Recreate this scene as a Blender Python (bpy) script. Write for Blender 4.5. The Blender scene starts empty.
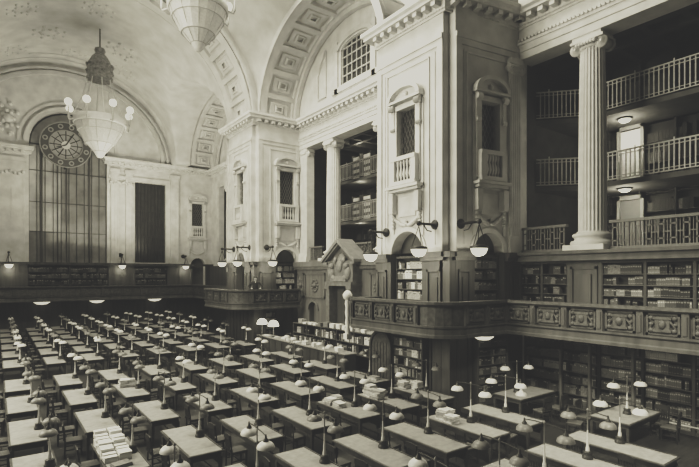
import bpy, math, random
from math import sin, cos, pi, radians, sqrt
random.seed(7)
scn = bpy.context.scene
COL = scn.collection
R = random.random
def U(a, b): return a + (b - a) * R()

# ------------------------------------------------------------------ materials
def mat(name, v, rough=.7, noise=.0, scale=4., bump=.0, bscale=30., stretch=(1, 1, 1), emit=0., metal=0., spec=.3):
    m = bpy.data.materials.new(name); m.use_nodes = True
    nt = m.node_tree; n = nt.nodes; L = nt.links
    b = n['Principled BSDF']
    b.inputs['Roughness'].default_value = rough
    b.inputs['Metallic'].default_value = metal
    b.inputs['Specular IOR Level'].default_value = spec
    b.inputs['Base Color'].default_value = (v, v, v, 1)
    if noise or bump:
        tc = n.new('ShaderNodeTexCoord'); mp = n.new('ShaderNodeMapping')
        mp.inputs['Scale'].default_value = stretch
        L.new(tc.outputs['Object'], mp.inputs['Vector'])
    if noise:
        t = n.new('ShaderNodeTexNoise'); t.inputs['Scale'].default_value = scale
        t.inputs['Detail'].default_value = 6
        r = n.new('ShaderNodeValToRGB')
        lo, hi = max(0, v * (1 - noise)), min(1, v * (1 + noise))
        r.color_ramp.elements[0].position = .3; r.color_ramp.elements[1].position = .7
        r.color_ramp.elements[0].color = (lo, lo, lo, 1); r.color_ramp.elements[1].color = (hi, hi, hi, 1)
        L.new(mp.outputs[0], t.inputs['Vector']); L.new(t.outputs['Fac'], r.inputs['Fac'])
        L.new(r.outputs['Color'], b.inputs['Base Color'])
    if bump:
        t2 = n.new('ShaderNodeTexNoise'); t2.inputs['Scale'].default_value = bscale; t2.inputs['Detail'].default_value = 4
        bp = n.new('ShaderNodeBump'); bp.inputs['Strength'].default_value = bump; bp.inputs['Distance'].default_value = .05
        L.new(mp.outputs[0], t2.inputs['Vector']); L.new(t2.outputs['Fac'], bp.inputs['Height'])
        L.new(bp.outputs['Normal'], b.inputs['Normal'])
    if emit:
        b.inputs['Emission Color'].default_value = (1, .99, .96, 1)
        b.inputs['Emission Strength'].default_value = emit
    return m

def glass_mat(name, v, alpha):
    m = mat(name, v, .25); b = m.node_tree.nodes['Principled BSDF']
    b.inputs['Alpha'].default_value = alpha
    return m

STONE = mat('plaster', .60, .8, .16, 1.3, .12, 9)
VAULT = mat('vault_plaster', .56, .85, .14, .9, .15, 6)
TRIM = mat('stone_trim', .64, .75, .12, 2.)
SHAFT = mat('column_stone', .66, .7, .08, 3.)
WOOD = mat('dark_wood', .062, .5, .35, 3., .1, 20, (1, 1, .12))
WOODL = mat('panel_wood', .082, .5, .3, 3., .1, 20, (1, 1, .12))
CARVE = mat('carved_wood', .085, .5, .35, 6.)
DESKW = mat('desk_wood', .05, .45, .3, 6.)
LEATHER = mat('desk_leather', .27, .6, .16, 7.)
CHAIRW = mat('chair_wood', .03, .5, .3, 8.)
CANE = mat('chair_seat', .09, .7, .15, 30.)
FLOORM = mat('floor_parquet', .034, .45, .3, 2., 0, 1, (1, 6, 1))
IRON = mat('iron', .03, .5)
RAILI = mat('painted_iron', .48, .5, .15, 9.)
BRASS = mat('lamp_metal', .50, .35, .1, 10., metal=.0)
POLE = mat('lamp_pole', .2, .4)
BASEM = mat('lamp_base', .035, .4)
ENAM = mat('white_enamel_stem_glint', .60, .35, .06, 12.)
ENAMD = mat('dark_enamel', .17, .35, .2, 12.)
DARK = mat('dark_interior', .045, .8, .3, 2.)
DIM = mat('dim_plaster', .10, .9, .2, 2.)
PAPER = mat('paper', .74, .8, .08, 8.)
OPAL = mat('opal_glass', .85, .3, emit=1.15)
OPALG = mat('glowing_shade', .85, .3, emit=2.2)
CRYST = mat('chandelier_glass', .52, .3, .12, 9., emit=.07)
SOFT = mat('soffit_glass', .8, .4, emit=.9)
PANE = mat('window_glass', .19, .15, .35, .7, emit=.0)
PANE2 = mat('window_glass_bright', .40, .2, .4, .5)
PANED = mat('window_glass_dark', .045, .2, .3, 2.)
SUIT = mat('dark_suit', .03, .8)
SKIN = mat('skin', .45, .6)
HAIR = mat('hair', .05, .7)
BOOKM = [mat('book_cloth_%s' % n, v, .6, .3, 14.) for n, v in
         (('black', .025), ('brown', .06), ('umber', .10), ('tan', .19), ('buff', .36), ('cream', .58))]

# ------------------------------------------------------------------ mesh builder
class MB:
    def __init__(s): s.v = []; s.f = []; s.sm = []; s.mi = []; s.cur = 0
    def add(s, vs, fs, smooth=False, F=None):
        o = len(s.v)
        s.v += [F(*p) for p in vs] if F else [tuple(p) for p in vs]
        for f in fs:
            s.f.append(tuple(i + o for i in f)); s.sm.append(smooth); s.mi.append(s.cur)
    def box(s, x0, x1, y0, y1, z0, z1, F=None):
        s.add([(x0, y0, z0), (x1, y0, z0), (x1, y1, z0), (x0, y1, z0), (x0, y0, z1), (x1, y0, z1), (x1, y1, z1), (x0, y1, z1)],
              [(0, 3, 2, 1), (4, 5, 6, 7), (0, 1, 5, 4), (1, 2, 6, 5), (2, 3, 7, 6), (3, 0, 4, 7)], False, F)
    def bbox(s, x0, x1, y0, y1, z0, z1, b=.01, F=None):   # box with a chamfered top edge
        s.add([(x0, y0, z0), (x1, y0, z0), (x1, y1, z0), (x0, y1, z0),
               (x0, y0, z1 - b), (x1, y0, z1 - b), (x1, y1, z1 - b), (x0, y1, z1 - b),
               (x0 + b, y0 + b, z1), (x1 - b, y0 + b, z1), (x1 - b, y1 - b, z1), (x0 + b, y1 - b, z1)],
              [(0, 3, 2, 1), (8, 9, 10, 11)] + [(i, (i + 1) % 4, (i + 1) % 4 + 4, i + 4) for i in range(4)]
              + [(i + 4, (i + 1) % 4 + 4, (i + 1) % 4 + 8, i + 8) for i in range(4)], False, F)
    def taper(s, cx, cy, z0, z1, a0, a1, b0=None, b1=None, ox=0, oy=0, F=None):
        b0 = a0 if b0 is None else b0; b1 = a1 if b1 is None else b1
        s.add([(cx - a0, cy - b0, z0), (cx + a0, cy - b0, z0), (cx + a0, cy + b0, z0), (cx - a0, cy + b0, z0),
               (cx + ox - a1, cy + oy - b1, z1), (cx + ox + a1, cy + oy - b1, z1), (cx + ox + a1, cy + oy + b1, z1), (cx + ox - a1, cy + oy + b1, z1)],
              [(0, 3, 2, 1), (4, 5, 6, 7), (0, 1, 5, 4), (1, 2, 6, 5), (2, 3, 7, 6), (3, 0, 4, 7)], False, F)
    def lathe(s, prof, c=(0, 0, 0), n=16, F=None, smooth=True, flute=0.):
        vs = []; fs = []
        for (r, z) in prof:
            for k in range(n):
                a = 2 * pi * k / n
                rr = r * (1 - flute * (k % 2))
                vs.append((c[0] + rr * cos(a), c[1] + rr * sin(a), c[2] + z))
        for i in range(len(prof) - 1):
            for k in range(n):
                k2 = (k + 1) % n
                fs.append((i * n + k, i * n + k2, (i + 1) * n + k2, (i + 1) * n + k))
        s.add(vs, fs, smooth, F)
        s.add([vs[k] for k in range(n)], [tuple(range(n - 1, -1, -1))], False, F)
        s.add([vs[(len(prof) - 1) * n + k] for k in range(n)], [tuple(range(n))], False, F)
    def hlathe(s, prof, c, ax, n=12, F=None):   # lathe around a horizontal axis ('x' or 'y')
        vs = []; fs = []
        for (r, h) in prof:
            for k in range(n):
                a = 2 * pi * k / n
                p = (h, r * cos(a), r * sin(a)) if ax == 'x' else (r * cos(a), h, r * sin(a))
                vs.append((c[0] + p[0], c[1] + p[1], c[2] + p[2]))
        for i in range(len(prof) - 1):
            for k in range(n):
                k2 = (k + 1) % n
                fs.append((i * n + k, i * n + k2, (i + 1) * n + k2, (i + 1) * n + k))
        fs.append(tuple(range(n))); fs.append(tuple((len(prof) - 1) * n + k for k in range(n)))
        s.add(vs, fs, True, F)
    def ball(s, c, r, n=10, F=None, sz=1.):
        prof = [(max(.001, r * sin(pi * i / 6)), -r * sz * cos(pi * i / 6)) for i in range(7)]
        s.lathe(prof, c, n, F)
    def tube(s, pts, r, n=6, F=None, closed=False):
        if F: pts = [F(*p) for p in pts]
        m = len(pts); vs = []; fs = []
        for i, p in enumerate(pts):
            a = pts[i - 1] if (i > 0 or closed) else p
            b = pts[(i + 1) % m] if (i < m - 1 or closed) else p
            t = [b[j] - a[j] for j in range(3)]
            l = sqrt(sum(q * q for q in t)) or 1; t = [q / l for q in t]
            up = (0, 0, 1) if abs(t[2]) < .9 else (1, 0, 0)
            e1 = (t[1] * up[2] - t[2] * up[1], t[2] * up[0] - t[0] * up[2], t[0] * up[1] - t[1] * up[0])
            l = sqrt(sum(q * q for q in e1)) or 1; e1 = [q / l for q in e1]
            e2 = (t[1] * e1[2] - t[2] * e1[1], t[2] * e1[0] - t[0] * e1[2], t[0] * e1[1] - t[1] * e1[0])
            rr = r[i] if isinstance(r, (list, tuple)) else r
            for k in range(n):
                q = 2 * pi * k / n
                vs.append(tuple(p[j] + rr * (cos(q) * e1[j] + sin(q) * e2[j]) for j in range(3)))
        for i in range(m if closed else m - 1):
            i2 = (i + 1) % m
            for k in range(n):
                k2 = (k + 1) % n
                fs.append((i * n + k, i * n + k2, i2 * n + k2, i2 * n + k))
        if not closed:
            fs.append(tuple(range(n))); fs.append(tuple((m - 1) * n + k for k in range(n)))
        s.add(vs, fs, n > 5)
    def prism(s, poly, d0, d1, F):        # polygon in (u, z) extruded along d
        n = len(poly)
        s.add([(u, d0, z) for u, z in poly] + [(u, d1, z) for u, z in poly],
              [tuple(range(n)), tuple(range(2 * n - 1, n - 1, -1))] + [(i, (i + 1) % n, (i + 1) % n + n, i + n) for i in range(n)], False, F)
    def grid(s, rows, smooth=True):
        n = len(rows[0]); o = []
        for r in rows: o += r
        s.add(o, [(i * n + k, i * n + k + 1, (i + 1) * n + k + 1, (i + 1) * n + k) for i in range(len(rows) - 1) for k in range(n - 1)], smooth)
    def mesh(s, name, mats):
        me = bpy.data.meshes.new(name); me.from_pydata(s.v, [], s.f)
        for m in (mats if isinstance(mats, (list, tuple)) else [mats]): me.materials.append(m)
        me.polygons.foreach_set('use_smooth', s.sm); me.polygons.foreach_set('material_index', s.mi)
        me.update(); return me
    def build(s, name, mats, parent=None, loc=None, rz=0.):
        o = bpy.data.objects.new(name, s.mesh(name, mats)); COL.objects.link(o)
        if parent is not None: o.parent = parent
        if loc: o.location = loc
        if rz: o.rotation_euler = (0, 0, rz)
        return o

class Fr:      # wall frame: u along the wall, d out of it, z up
    def __init__(s, ox, oy, ux, uy):
        l = sqrt(ux * ux + uy * uy); s.o = (ox, oy); s.u = (ux / l, uy / l); s.n = (uy / l, -ux / l)
    def __call__(s, u, d, z):
        return (s.o[0] + u * s.u[0] + d * s.n[0], s.o[1] + u * s.u[1] + d * s.n[1], z)

def tag(o, label=None, cat=None, group=None, kind=None):
    if label: o['label'] = label
    if cat: o['category'] = cat
    if group: o['group'] = group
    if kind: o['kind'] = kind
    return o
def struct(name, mb, m, parent=None):
    o = mb.build(name, m, parent)
    if parent is None: o['kind'] = 'structure'
    return o
def empty(name, loc=(0, 0, 0), rz=0., kind=None):
    o = bpy.data.objects.new(name, None); COL.objects.link(o); o.location = loc; o.rotation_euler = (0, 0, rz)
    o.empty_display_size = .2
    if kind: o['kind'] = kind
    return o
KIDS = {}
def dup(root, loc, rz=0., label=None):
    if root.name not in KIDS: KIDS[root.name] = [(c, list(c.children)) for c in root.children]
    r = root.copy(); COL.objects.link(r); r.location = loc; r.rotation_euler = (0, 0, rz)
    if label: r['label'] = label
    for ch, gs in KIDS[root.name]:
        c = ch.copy(); COL.objects.link(c); c.parent = r
        for g in gs:
            d = g.copy(); COL.objects.link(d); d.parent = c
    return r
ORD = ['first', 'second', 'third', 'fourth', 'fifth', 'sixth', 'seventh', 'eighth', 'ninth', 'tenth', 'eleventh', 'twelfth', 'thirteenth',
       'fourteenth', 'fifteenth', 'sixteenth', 'seventeenth', 'eighteenth', 'nineteenth', 'twentieth'] + \
      ['twenty-' + q for q in ('first', 'second', 'third', 'fourth', 'fifth', 'sixth', 'seventh', 'eighth', 'ninth')] + ['thirtieth'] + \
      ['thirty-' + q for q in ('first', 'second', 'third', 'fourth', 'fifth', 'sixth', 'seventh', 'eighth', 'ninth')]

# ------------------------------------------------------------------ camera
EYE = 5.18; YAW = radians(36.46); FPX = 480.
cam = bpy.data.cameras.new('camera'); co = bpy.data.objects.new('camera', cam); COL.objects.link(co)
co.location = (0, 0, EYE); co.rotation_euler = (pi / 2, 0, -YAW)
cam.sensor_width = 36; cam.lens = FPX / 699 * 36; cam.shift_y = (274.9 - 233.5) / 699
cam.clip_start = .1; cam.clip_end = 300
scn.camera = co
def depth(x, y): return x * sin(YAW) + y * cos(YAW)
def proj(x, y, z):
    fw = depth(x, y); return (349.5 + FPX * (x * cos(YAW) - y * sin(YAW)) / fw, 274.9 - FPX * (z - EYE) / fw) if fw > .1 else (-999, -999)

# ------------------------------------------------------------------ shell helpers
def wall_open(mb, F, u0, u1, z0, z1, ops, reveal=.5, d=0.):
    """front face of a wall with openings (c, hw, zb, zs, rise); reveals go back by `reveal`"""
    us = {u0, u1}
    for (c, hw, zb, zs, ri) in ops:
        k = 14 if ri else 1
        for i in range(k + 1): us.add(c - hw * cos(pi * i / k) if ri else c - hw + 2 * hw * i / k)
    us = sorted(us)
    def top(op, u):
        c, hw, zb, zs, ri = op
        return zs + ri * sqrt(max(0, 1 - ((u - c) / hw) ** 2)) if ri else zs
    for a, b in zip(us, us[1:]):
        if b - a < 1e-6: continue
        m = (a + b) / 2
        inside = sorted([o for o in ops if abs(m - o[0]) < o[1]], key=lambda o: o[2])
        la, lb = z0, z0
        for o in inside:
            if o[2] > la + 1e-4: mb.add([(a, d, la), (b, d, lb), (b, d, o[2]), (a, d, o[2])], [(0, 1, 2, 3)], False, F)
            la, lb = top(o, a), top(o, b)
        mb.add([(a, d, la), (b, d, lb), (b, d, z1), (a, d, z1)], [(0, 1, 2, 3)], False, F)
    for o in ops:
        c, hw, zb, zs, ri = o
        loop = [(c - hw, zb), (c + hw, zb), (c + hw, zs)]
        if ri: loop += [(c + hw * cos(pi * i / 14), zs + ri * sin(pi * i / 14)) for i in range(1, 14)]
        loop += [(c - hw, zs)]
        n = len(loop)
        mb.add([(u, d, z) for u, z in loop] + [(u, d - reveal, z) for u, z in loop], [(i, (i + 1) % n, (i + 1) % n + n, i + n) for i in range(n)], False, F)

def archivolt(mb, F, c, zc, a, b, w, d0, d1, n=28, t0=0., t1=pi):
    vs = []; fs = []
    for i in range(n + 1):
        t = t0 + (t1 - t0) * i / n
        for (aa, bb, dd) in ((a, b, d0), (a, b, d1), (a + w, b + w, d1), (a + w, b + w, d0)):
            vs.append((c + aa * cos(t), dd, zc + bb * sin(t)))
    for i in range(n):
        for k in range(3): fs.append((i * 4 + k, i * 4 + k + 1, i * 4 + k + 5, i * 4 + k + 4))
    mb.add(vs, fs, False, F)

def sweep(mb, path, prof):
    """profile (d, z) swept along a plan path; d is to the right of travel, mitred"""
    n = len(path); nor = []
    for a, b in zip(path, path[1:]):
        l = math.hypot(b[0] - a[0], b[1] - a[1]); nor.append(((b[1] - a[1]) / l, -(b[0] - a[0]) / l))
    vs = []
    for i, p in enumerate(path):
        n1 = nor[max(0, i - 1)]; n2 = nor[min(i, n - 2)]
        k = 1 + n1[0] * n2[0] + n1[1] * n2[1]; k = max(k, .2)
        o = ((n1[0] + n2[0]) / k, (n1[1] + n2[1]) / k)
        for (d, z) in prof: vs.append((p[0] + o[0] * d, p[1] + o[1] * d, z))
    m = len(prof)
    mb.add(vs, [(i * m + k, i * m + k + 1, (i + 1) * m + k + 1, (i + 1) * m + k) for i in range(n - 1) for k in range(m - 1)])

def dentils(mb, path, d0, d1, z0, z1, w, gap):
    for a, b in zip(path, path[1:]):
        F = Fr(a[0], a[1], b[0] - a[0], b[1] - a[1]); l = math.hypot(b[0] - a[0], b[1] - a[1])
        k = max(1, int(l / gap))
        for i in range(k):
            u = (i + .5) * l / k
            mb.box(u - w / 2, u + w / 2, d0, d1, z0, z1, F)

def coffers(mb, pos, n, m=.16, dep=.2, t0=0., t1=pi):
    """n coffers in one row across an arch soffit; pos(t, s, depth)"""
    for i in range(n):
        a = t0 + (t1 - t0) * i / n; b = t0 + (t1 - t0) * (i + 1) / n
        ia = a + (b - a) * .10; ib = b - (b - a) * .10
        sub = 3
        def strip(p0, p1, q0, q1, e0, e1):  # p: (t,s)->(t,s) quads subdivided along t
            for k in range(sub):
                f0, f1 = k / sub, (k + 1) / sub
                A = [p0[0] + (p1[0] - p0[0]) * f for f in (f0, f1)]; B = [q0[0] + (q1[0] - q0[0]) * f for f in (f0, f1)]
                mb.add([pos(A[0], p0[1], e0), pos(A[1], p0[1], e0), pos(B[1], q0[1], e1), pos(B[0], q0[1], e1)], [(0, 1, 2, 3)])
        strip((a, 0), (b, 0), (ia, m), (ib, m), 0, 0); strip((a, 1), (b, 1), (ia, 1 - m), (ib, 1 - m), 0, 0)
        strip((ia, m), (ib, m), (ia, m + .02), (ib, m + .02), 0, dep); strip((ia, 1 - m), (ib, 1 - m), (ia, .98 - m), (ib, .98 - m), 0, dep)
        strip((ia, m + .02), (ib, m + .02), (ia, .98 - m), (ib, .98 - m), dep, dep)
        for (t, tt) in ((a, ia), (b, ib)):
            mb.add([pos(t, 0, 0), pos(t, 1, 0), pos(tt, 1 - m, 0), pos(tt, m, 0)], [(0, 1, 2, 3)])
            mb.add([pos(tt, m, 0), pos(tt, 1 - m, 0), pos(tt, 1 - m, dep), pos(tt, m, dep)], [(0, 1, 2, 3)])
        # inner raised frame and rosette
        for (g, h0, h1) in ((.28, dep, dep * .5), (.40, dep, .02)):
            ta = a + (b - a) * (g - .04); tb = b - (b - a) * (g - .04); tc = (ta + tb) / 2
            ring = [pos(ta, g, h1), pos(tb, g, h1), pos(tb, 1 - g, h1), pos(ta, 1 - g, h1)]
            low = [pos(ta - .01, g - .03, h0), pos(tb + .01, g - .03, h0), pos(tb + .01, 1.03 - g, h0), pos(ta - .01, 1.03 - g, h0)]
            q = .62
            inn = [tuple(r[j] * q + pos(tc, .5, h1)[j] * (1 - q) for j in range(3)) for r in ring]
            cen = [tuple(r[j] * q + pos(tc, .5, h0)[j] * (1 - q) for j in range(3)) for r in low]
            mb.add(low + ring + inn + cen, [(i, (i + 1) % 4, (i + 1) % 4 + 4, i + 4) for i in range(4)] + [(i + 4, (i + 1) % 4 + 4, (i + 1) % 4 + 8, i + 8) for i in range(4)]
                   + [(i + 8, (i + 1) % 4 + 8, (i + 1) % 4 + 12, i + 12) for i in range(4)])

# ------------------------------------------------------------------ the shell
AX = 5.5                # axis of the hall
YE = 50.5               # far end wall
XW, XF = 18.0, 18.8     # bay wall plane, far bay wall plane
Z1 = 16.3               # top of the main cornice
PATH_A = [(-7, YE), (2.15, YE), (2.15, YE + .4)]
PATH = [(8.85, YE + .4), (8.85, YE), (XF, YE), (XF, 35.2), (14.45, 35.2), (14.45, 30.7), (XW, 30.55), (XW, 17.1), (14.3, 17.1), (14.3, 13.0), (XW, 12.2), (XW, -3)]
F_END = Fr(0, YE, 1, 0)                       # u = x
F_FR = Fr(XF, YE, 0, -1)                      # u = YE - y
F_P2L = Fr(14.45, 35.2, 0, -1); F_P2R = Fr(14.72, 30.55, 1, 0)
F_P1L = Fr(14.3, 17.1, 0, -1); F_P1R = Fr(14.62, 12.75, 3.38, -.55)
F_W = Fr(XW, 60, 0, -1)                       # u = 60 - y
L_P1R = math.hypot(3.38, .55)

mb = MB(); mb.add([(-9, -4, 0), (24, -4, 0), (24, 51, 0), (-9, 51, 0)], [(0, 1, 2, 3)]); struct('floor', mb, FLOORM)

# openings per face: aedicule window, arched niche
AED = {'p1l': (1.95, .57, 9.05, 12.35, 0), 'p1r': (1.75, .48, 9.0, 12.25, 0), 'p2l': (2.4, .55, 9.0, 12.6, 0), 'p2r': (2.22, .60, 9.0, 12.65, 0), 'end': (17.25, .58, 9.1, 12.7, 0)}
NIC = {'p1l': (1.95, .97, 3.1, 6.1, .95), 'p1r': (1.7, .80, 3.1, 6.2, .8), 'p2l': (2.4, .7, 3.1, 6.1, .7), 'p2r': (2.22, .92, 3.1, 6.1, .92), 'end': (17.3, .75, 3.1, 6.2, .75)}
FACES = [('p1l', F_P1L, 0, 4.0, 'near', '1'), ('p1r', F_P1R, 0, L_P1R, 'near', '2'), ('p2l', F_P2L, 0, 4.2, 'middle', '3'), ('p2r', F_P2R, 0, 3.28, 'middle', '4')]
walls = {'near': MB(), 'middle': MB()}
for key, F, u0, u1, side, _ in FACES:
    w = walls[side]
    wall_open(w, F, u0, u1, 6.1, Z1 - .1, [AED[key], NIC[key][:2] + (6.1,) + NIC[key][3:]], .5)
    # flat corner strips and a recessed panel line
    for (a, b) in ((u0, u0 + .28), (u1 - .28, u1)): w.box(a, b, 0, .06, 6.1, 14.6, F)
    for (a, b) in ((u0 + .42, u0 + .5), (u1 - .5, u1 - .42)): w.box(a, b, 0, .03, 6.4, 14.2, F)
    w.box(u0, u1, 0, .10, 14.6, 14.8, F); w.box(u0, u1, 0, .05, 14.35, 14.6, F)
for side, y0, y1 in (('near', 12.2, 17.1), ('middle', 30.55, 35.2)):
    w = walls[side]
    yb = y1
    pa, pb, pc = ((14.3, 13.1), (14.62, 13.1), (14.62, 12.75)) if side == 'near' else ((14.45, 31), (14.72, 31), (14.72, 30.55))
    for p, q in ((pa, pb), (pb, pc)): w.add([(p[0], p[1], 0), (q[0], q[1], 0), (q[0], q[1], Z1), (p[0], p[1], Z1)], [(0, 1, 2, 3)])
    w.add([(14.3, yb, 0), (XW + .8, yb, 0), (XW + .8, yb, Z1), (14.3, yb, Z1)], [(0, 1, 2, 3)])
    if side == 'near': w.add([(XW, 12.2, 0), (XW + 1, 12.2, 0), (XW + 1, 12.2, Z1), (XW, 12.2, Z1)], [(0, 1, 2, 3)])
    w.add([(14.3, y0 if side == 'middle' else 13.1, Z1), (XW + 1, y0, Z1), (XW + 1, y1, Z1), (14.3, y1, Z1)], [(0, 1, 2, 3)])
struct('wall_near_pier', walls['near'], STONE); struct('wall_middle_pier', walls['middle'], STONE)

# far end wall
mb = MB()
WIN = (AX, 3.1, 6.3, 16.85, 3.1)
wall_open(mb, F_END, -8, XF, 0, 26, [WIN, (12.55, 1.47, 6.4, 14.35, 0), AED['end'], NIC['end']], .5)
for (a, b) in ((14.45, 15.3), (8.9, 9.6), (10.2, 10.85), (.2, 2.1), (-1.6, -.4)):
    mb.box(a, b, 0, .22, 6.1, 15.2, F_END); mb.box(a - .08, b + .08, 0, .3, 15.0, 15.35, F_END); mb.box(a - .06, b + .06, 0, .28, 6.1, 6.5, F_END)
    for k in range(3): mb.box(a + .1 + k * (b - a - .2) / 2 - .03, a + .1 + k * (b - a - .2) / 2 + .03, .22, .25, 6.6, 14.6, F_END)
mb.box(8.7, 14.4, 0, .16, 14.45, 14.75, F_END); mb.box(-8, 2.2, 0, .16, 14.3, 14.6, F_END)
for k in range(14):   # carved garland band over the side windows
    for (x0, x1) in ((8.8, 10.9),):
        mb.ball((x0 + (x1 - x0) * (k + .5) / 14, YE - .2, 14.05 + .1 * sin(k * 1.8)), .14, 6)
for k in range(12): mb.ball((-1.5 + 3.6 * (k + .5) / 12, YE - .25, 14.0 + .1 * sin(k * 1.8)), .15, 6)
struct('wall_far', mb, STONE)

# far bay side wall with its column screen
mb = MB()
wall_open(mb, F_FR, 0, 14.9, 0, 26, [(7.45, 5.4, 6.1, 14.3, 0)], .6)
struct('wall_right_far', mb, STONE)

# walls above the bays
mb = MB()
wall_open(mb, F_W, 29, 42.4, Z1 - .4, 24, [(60 - 23.8, 1.5, 17.45, 19.7, .4)], .4)
for (a, b, z0, z1) in ((60 - 25.9, 60 - 25.55, 17.0, 20.3), (60 - 22.05, 60 - 21.7, 17.0, 20.3), (60 - 26.2, 60 - 21.4, 17.0, 17.3)): mb.box(a, b, 0, .12, z0, z1, F_W)
archivolt(mb, F_W, 60 - 23.8, 19.7, 1.6, .5, .3, 0, .14)
mb.tube([F_W(60 - 28.0, .06, 17.2), F_W(60 - 28.0, .06, 18.8), F_W(60 - 27.0, .06, 20.3), F_W(60 - 27.0, .06, 17.2), F_W(60 - 28.0, .06, 17.2)], .06, 4)
mb.box(47.8, 63, 0, .02, Z1 - .3, 22, F_W)
struct('wall_right_upper', mb, STONE)

# entablature over the columns, cornices
ent = MB()
for (y0, y1) in ((17.1, 30.55), (-3, 12.2)):
    ent.box(XW, XW + .9, y0, y1, 14.3, Z1 - .1)
    ent.box(XW - .06, XW, y0, y1, 14.62, 14.9); ent.box(XW - .11, XW, y0, y1, 14.9, 15.02); ent.box(XW - .03, XW, y0, y1, 14.3, 14.6)
    k = int((y1 - y0) / .16)
    for i in range(k): ent.box(XW - .17, XW, y0 + i * .16, y0 + i * .16 + .09, 15.02, 15.12)
struct('trim_1', ent, TRIM)
cor = MB()
for pth in (PATH_A, PATH):
    sweep(cor, pth, [(0, 15.6), (.06, 15.6), (.06, 15.68), (.12, 15.72), (.12, 15.98), (.5, 16.0), (.5, 16.12), (.6, 16.2), (.6, Z1 + .05), (0, Z1 + .05)])
    dentils(cor, pth, .12, .44, 15.80, 15.98, .22, .5)
    dentils(cor, pth, .06, .13, 15.69, 15.76, .07, .15)
struct('trim_2', cor, TRIM)

# coffered arches
A_NS, B_NS = 6.55, 5.5       # arch between the piers (along y)
A_EW, B_EW = 9.0, 8.0        # arch across the hall
CY = 24.3; YF = 42.0
arch = MB()
coffers(arch, lambda t, s, e: (15 + 3 * s, CY + (A_NS + e) * cos(t), Z1 + (B_NS + e) * sin(t)), 11)
for x, w in ((15.0, .42), (15.06, .16)):
    archivolt(arch, Fr(x, 60, 0, -1), 60 - CY, Z1, A_NS, B_NS, w, 0, .1)
archivolt(arch, Fr(17.9, 60, 0, -1), 60 - CY, Z1, A_NS - .28, B_NS - .28, .3, -.05, .25)
coffers(arch, lambda t, s, e: (AX + (A_EW + e) * cos(t), 31.3 + 4 * s, Z1 + (B_EW + e) * sin(t)), 15, .2)
for (d, w) in ((0, .5), (.12, .2)): archivolt(arch, Fr(0, 31.2, 1, 0), AX, Z1, A_EW, B_EW, w, 0, .1 + d)
archivolt(arch, Fr(0, 35.4, 1, 0), AX, Z1, A_EW - .02, B_EW - .02, .5, -.1, .15)
coffers(arch, lambda t, s, e: (16.0 + 2.6 * s, YF + (6.6 + e) * cos(t), Z1 + (5.2 + e) * sin(t)), 13)
for (x, w) in ((15.98, .5), (15.92, .2), (16.0, 1.2)): archivolt(arch, Fr(x, 60, 0, -1), 60 - YF, Z1, 6.6, 5.2, w, 0, .1)
archivolt(arch, Fr(18.7, 60, 0, -1), 60 - YF, Z1, 6.2, 4.8, .3, 0, .2)
archivolt(arch, F_END, AX, Z1, 8.0, 6.9, .35, 0, .22, 40); archivolt(arch, F_END, AX, Z1, 8.55, 7.4, .18, 0, .3, 40)
archivolt(arch, F_END, AX, 16.85, 3.1, 3.1, .3, 0, .2); archivolt(arch, F_END, AX, 16.85, 3.75, 3.75, .25, 0, .15); archivolt(arch, F_END, AX, 16.85, 3.4, 3.4, .12, 0, .3)
struct('trim_3', arch, VAULT)

# vault of the far bay (two crossing barrels) with low relief
va = MB()
xs = [AX - A_EW * cos(pi * i / 36) for i in range(37)] + [15.2, 15.9]
xs = sorted(set(xs)); ys = sorted({43.05 + 7.45 * cos(pi * i / 34) for i in range(35)} | {YF + 6.61 * cos(pi * i / 40) for i in range(41)})
ys = [y for y in ys if y < YE]
def vz(x, y):
    a = 1 - ((x - AX) / A_EW) ** 2; b = 1 - ((y - YF) / 6.6) ** 2
    za = Z1 + 8.0 * sqrt(a) if a > 0 else Z1
    zb = Z1 + 5.2 * sqrt(b) if b > 0 else Z1
    if x < AX: zb = Z1
    return max(za, zb)
va.grid([[(x, y, vz(x, y)) for y in ys] for x in xs])
def relief(cx, cy, r):
    for k in range(16):
        a = 2 * pi * k / 16; q = r * (.55 + .45 * (k % 2))
        x, y = cx + q * cos(a), cy + q * sin(a); va.ball((x, y, vz(x, y) - .0), r * .12, 6)
for (cx, cy, r) in ((5.5, 47.5, .9), (1.2, 47.3, .9), (9.5, 47, .9), (3.4, 44, 1.1), (8.6, 43.5, 1.2), (6, 38.5, 1.), (1.5, 40, .9)): relief(cx, cy, r)
for dx in (8.35, 8.0, 7.2, 3.2):   # mouldings along the vault
    pts = [(AX + s * dx * cos(t), 49.6 - .25 * (8.35 - dx), vz(AX + s * dx * cos(t), 49.6) - .05) for s in (1,) for t in [pi * i / 40 for i in range(41)]]
    va.tube(pts, .07, 4)
struct('ceiling', va, VAULT)
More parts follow.
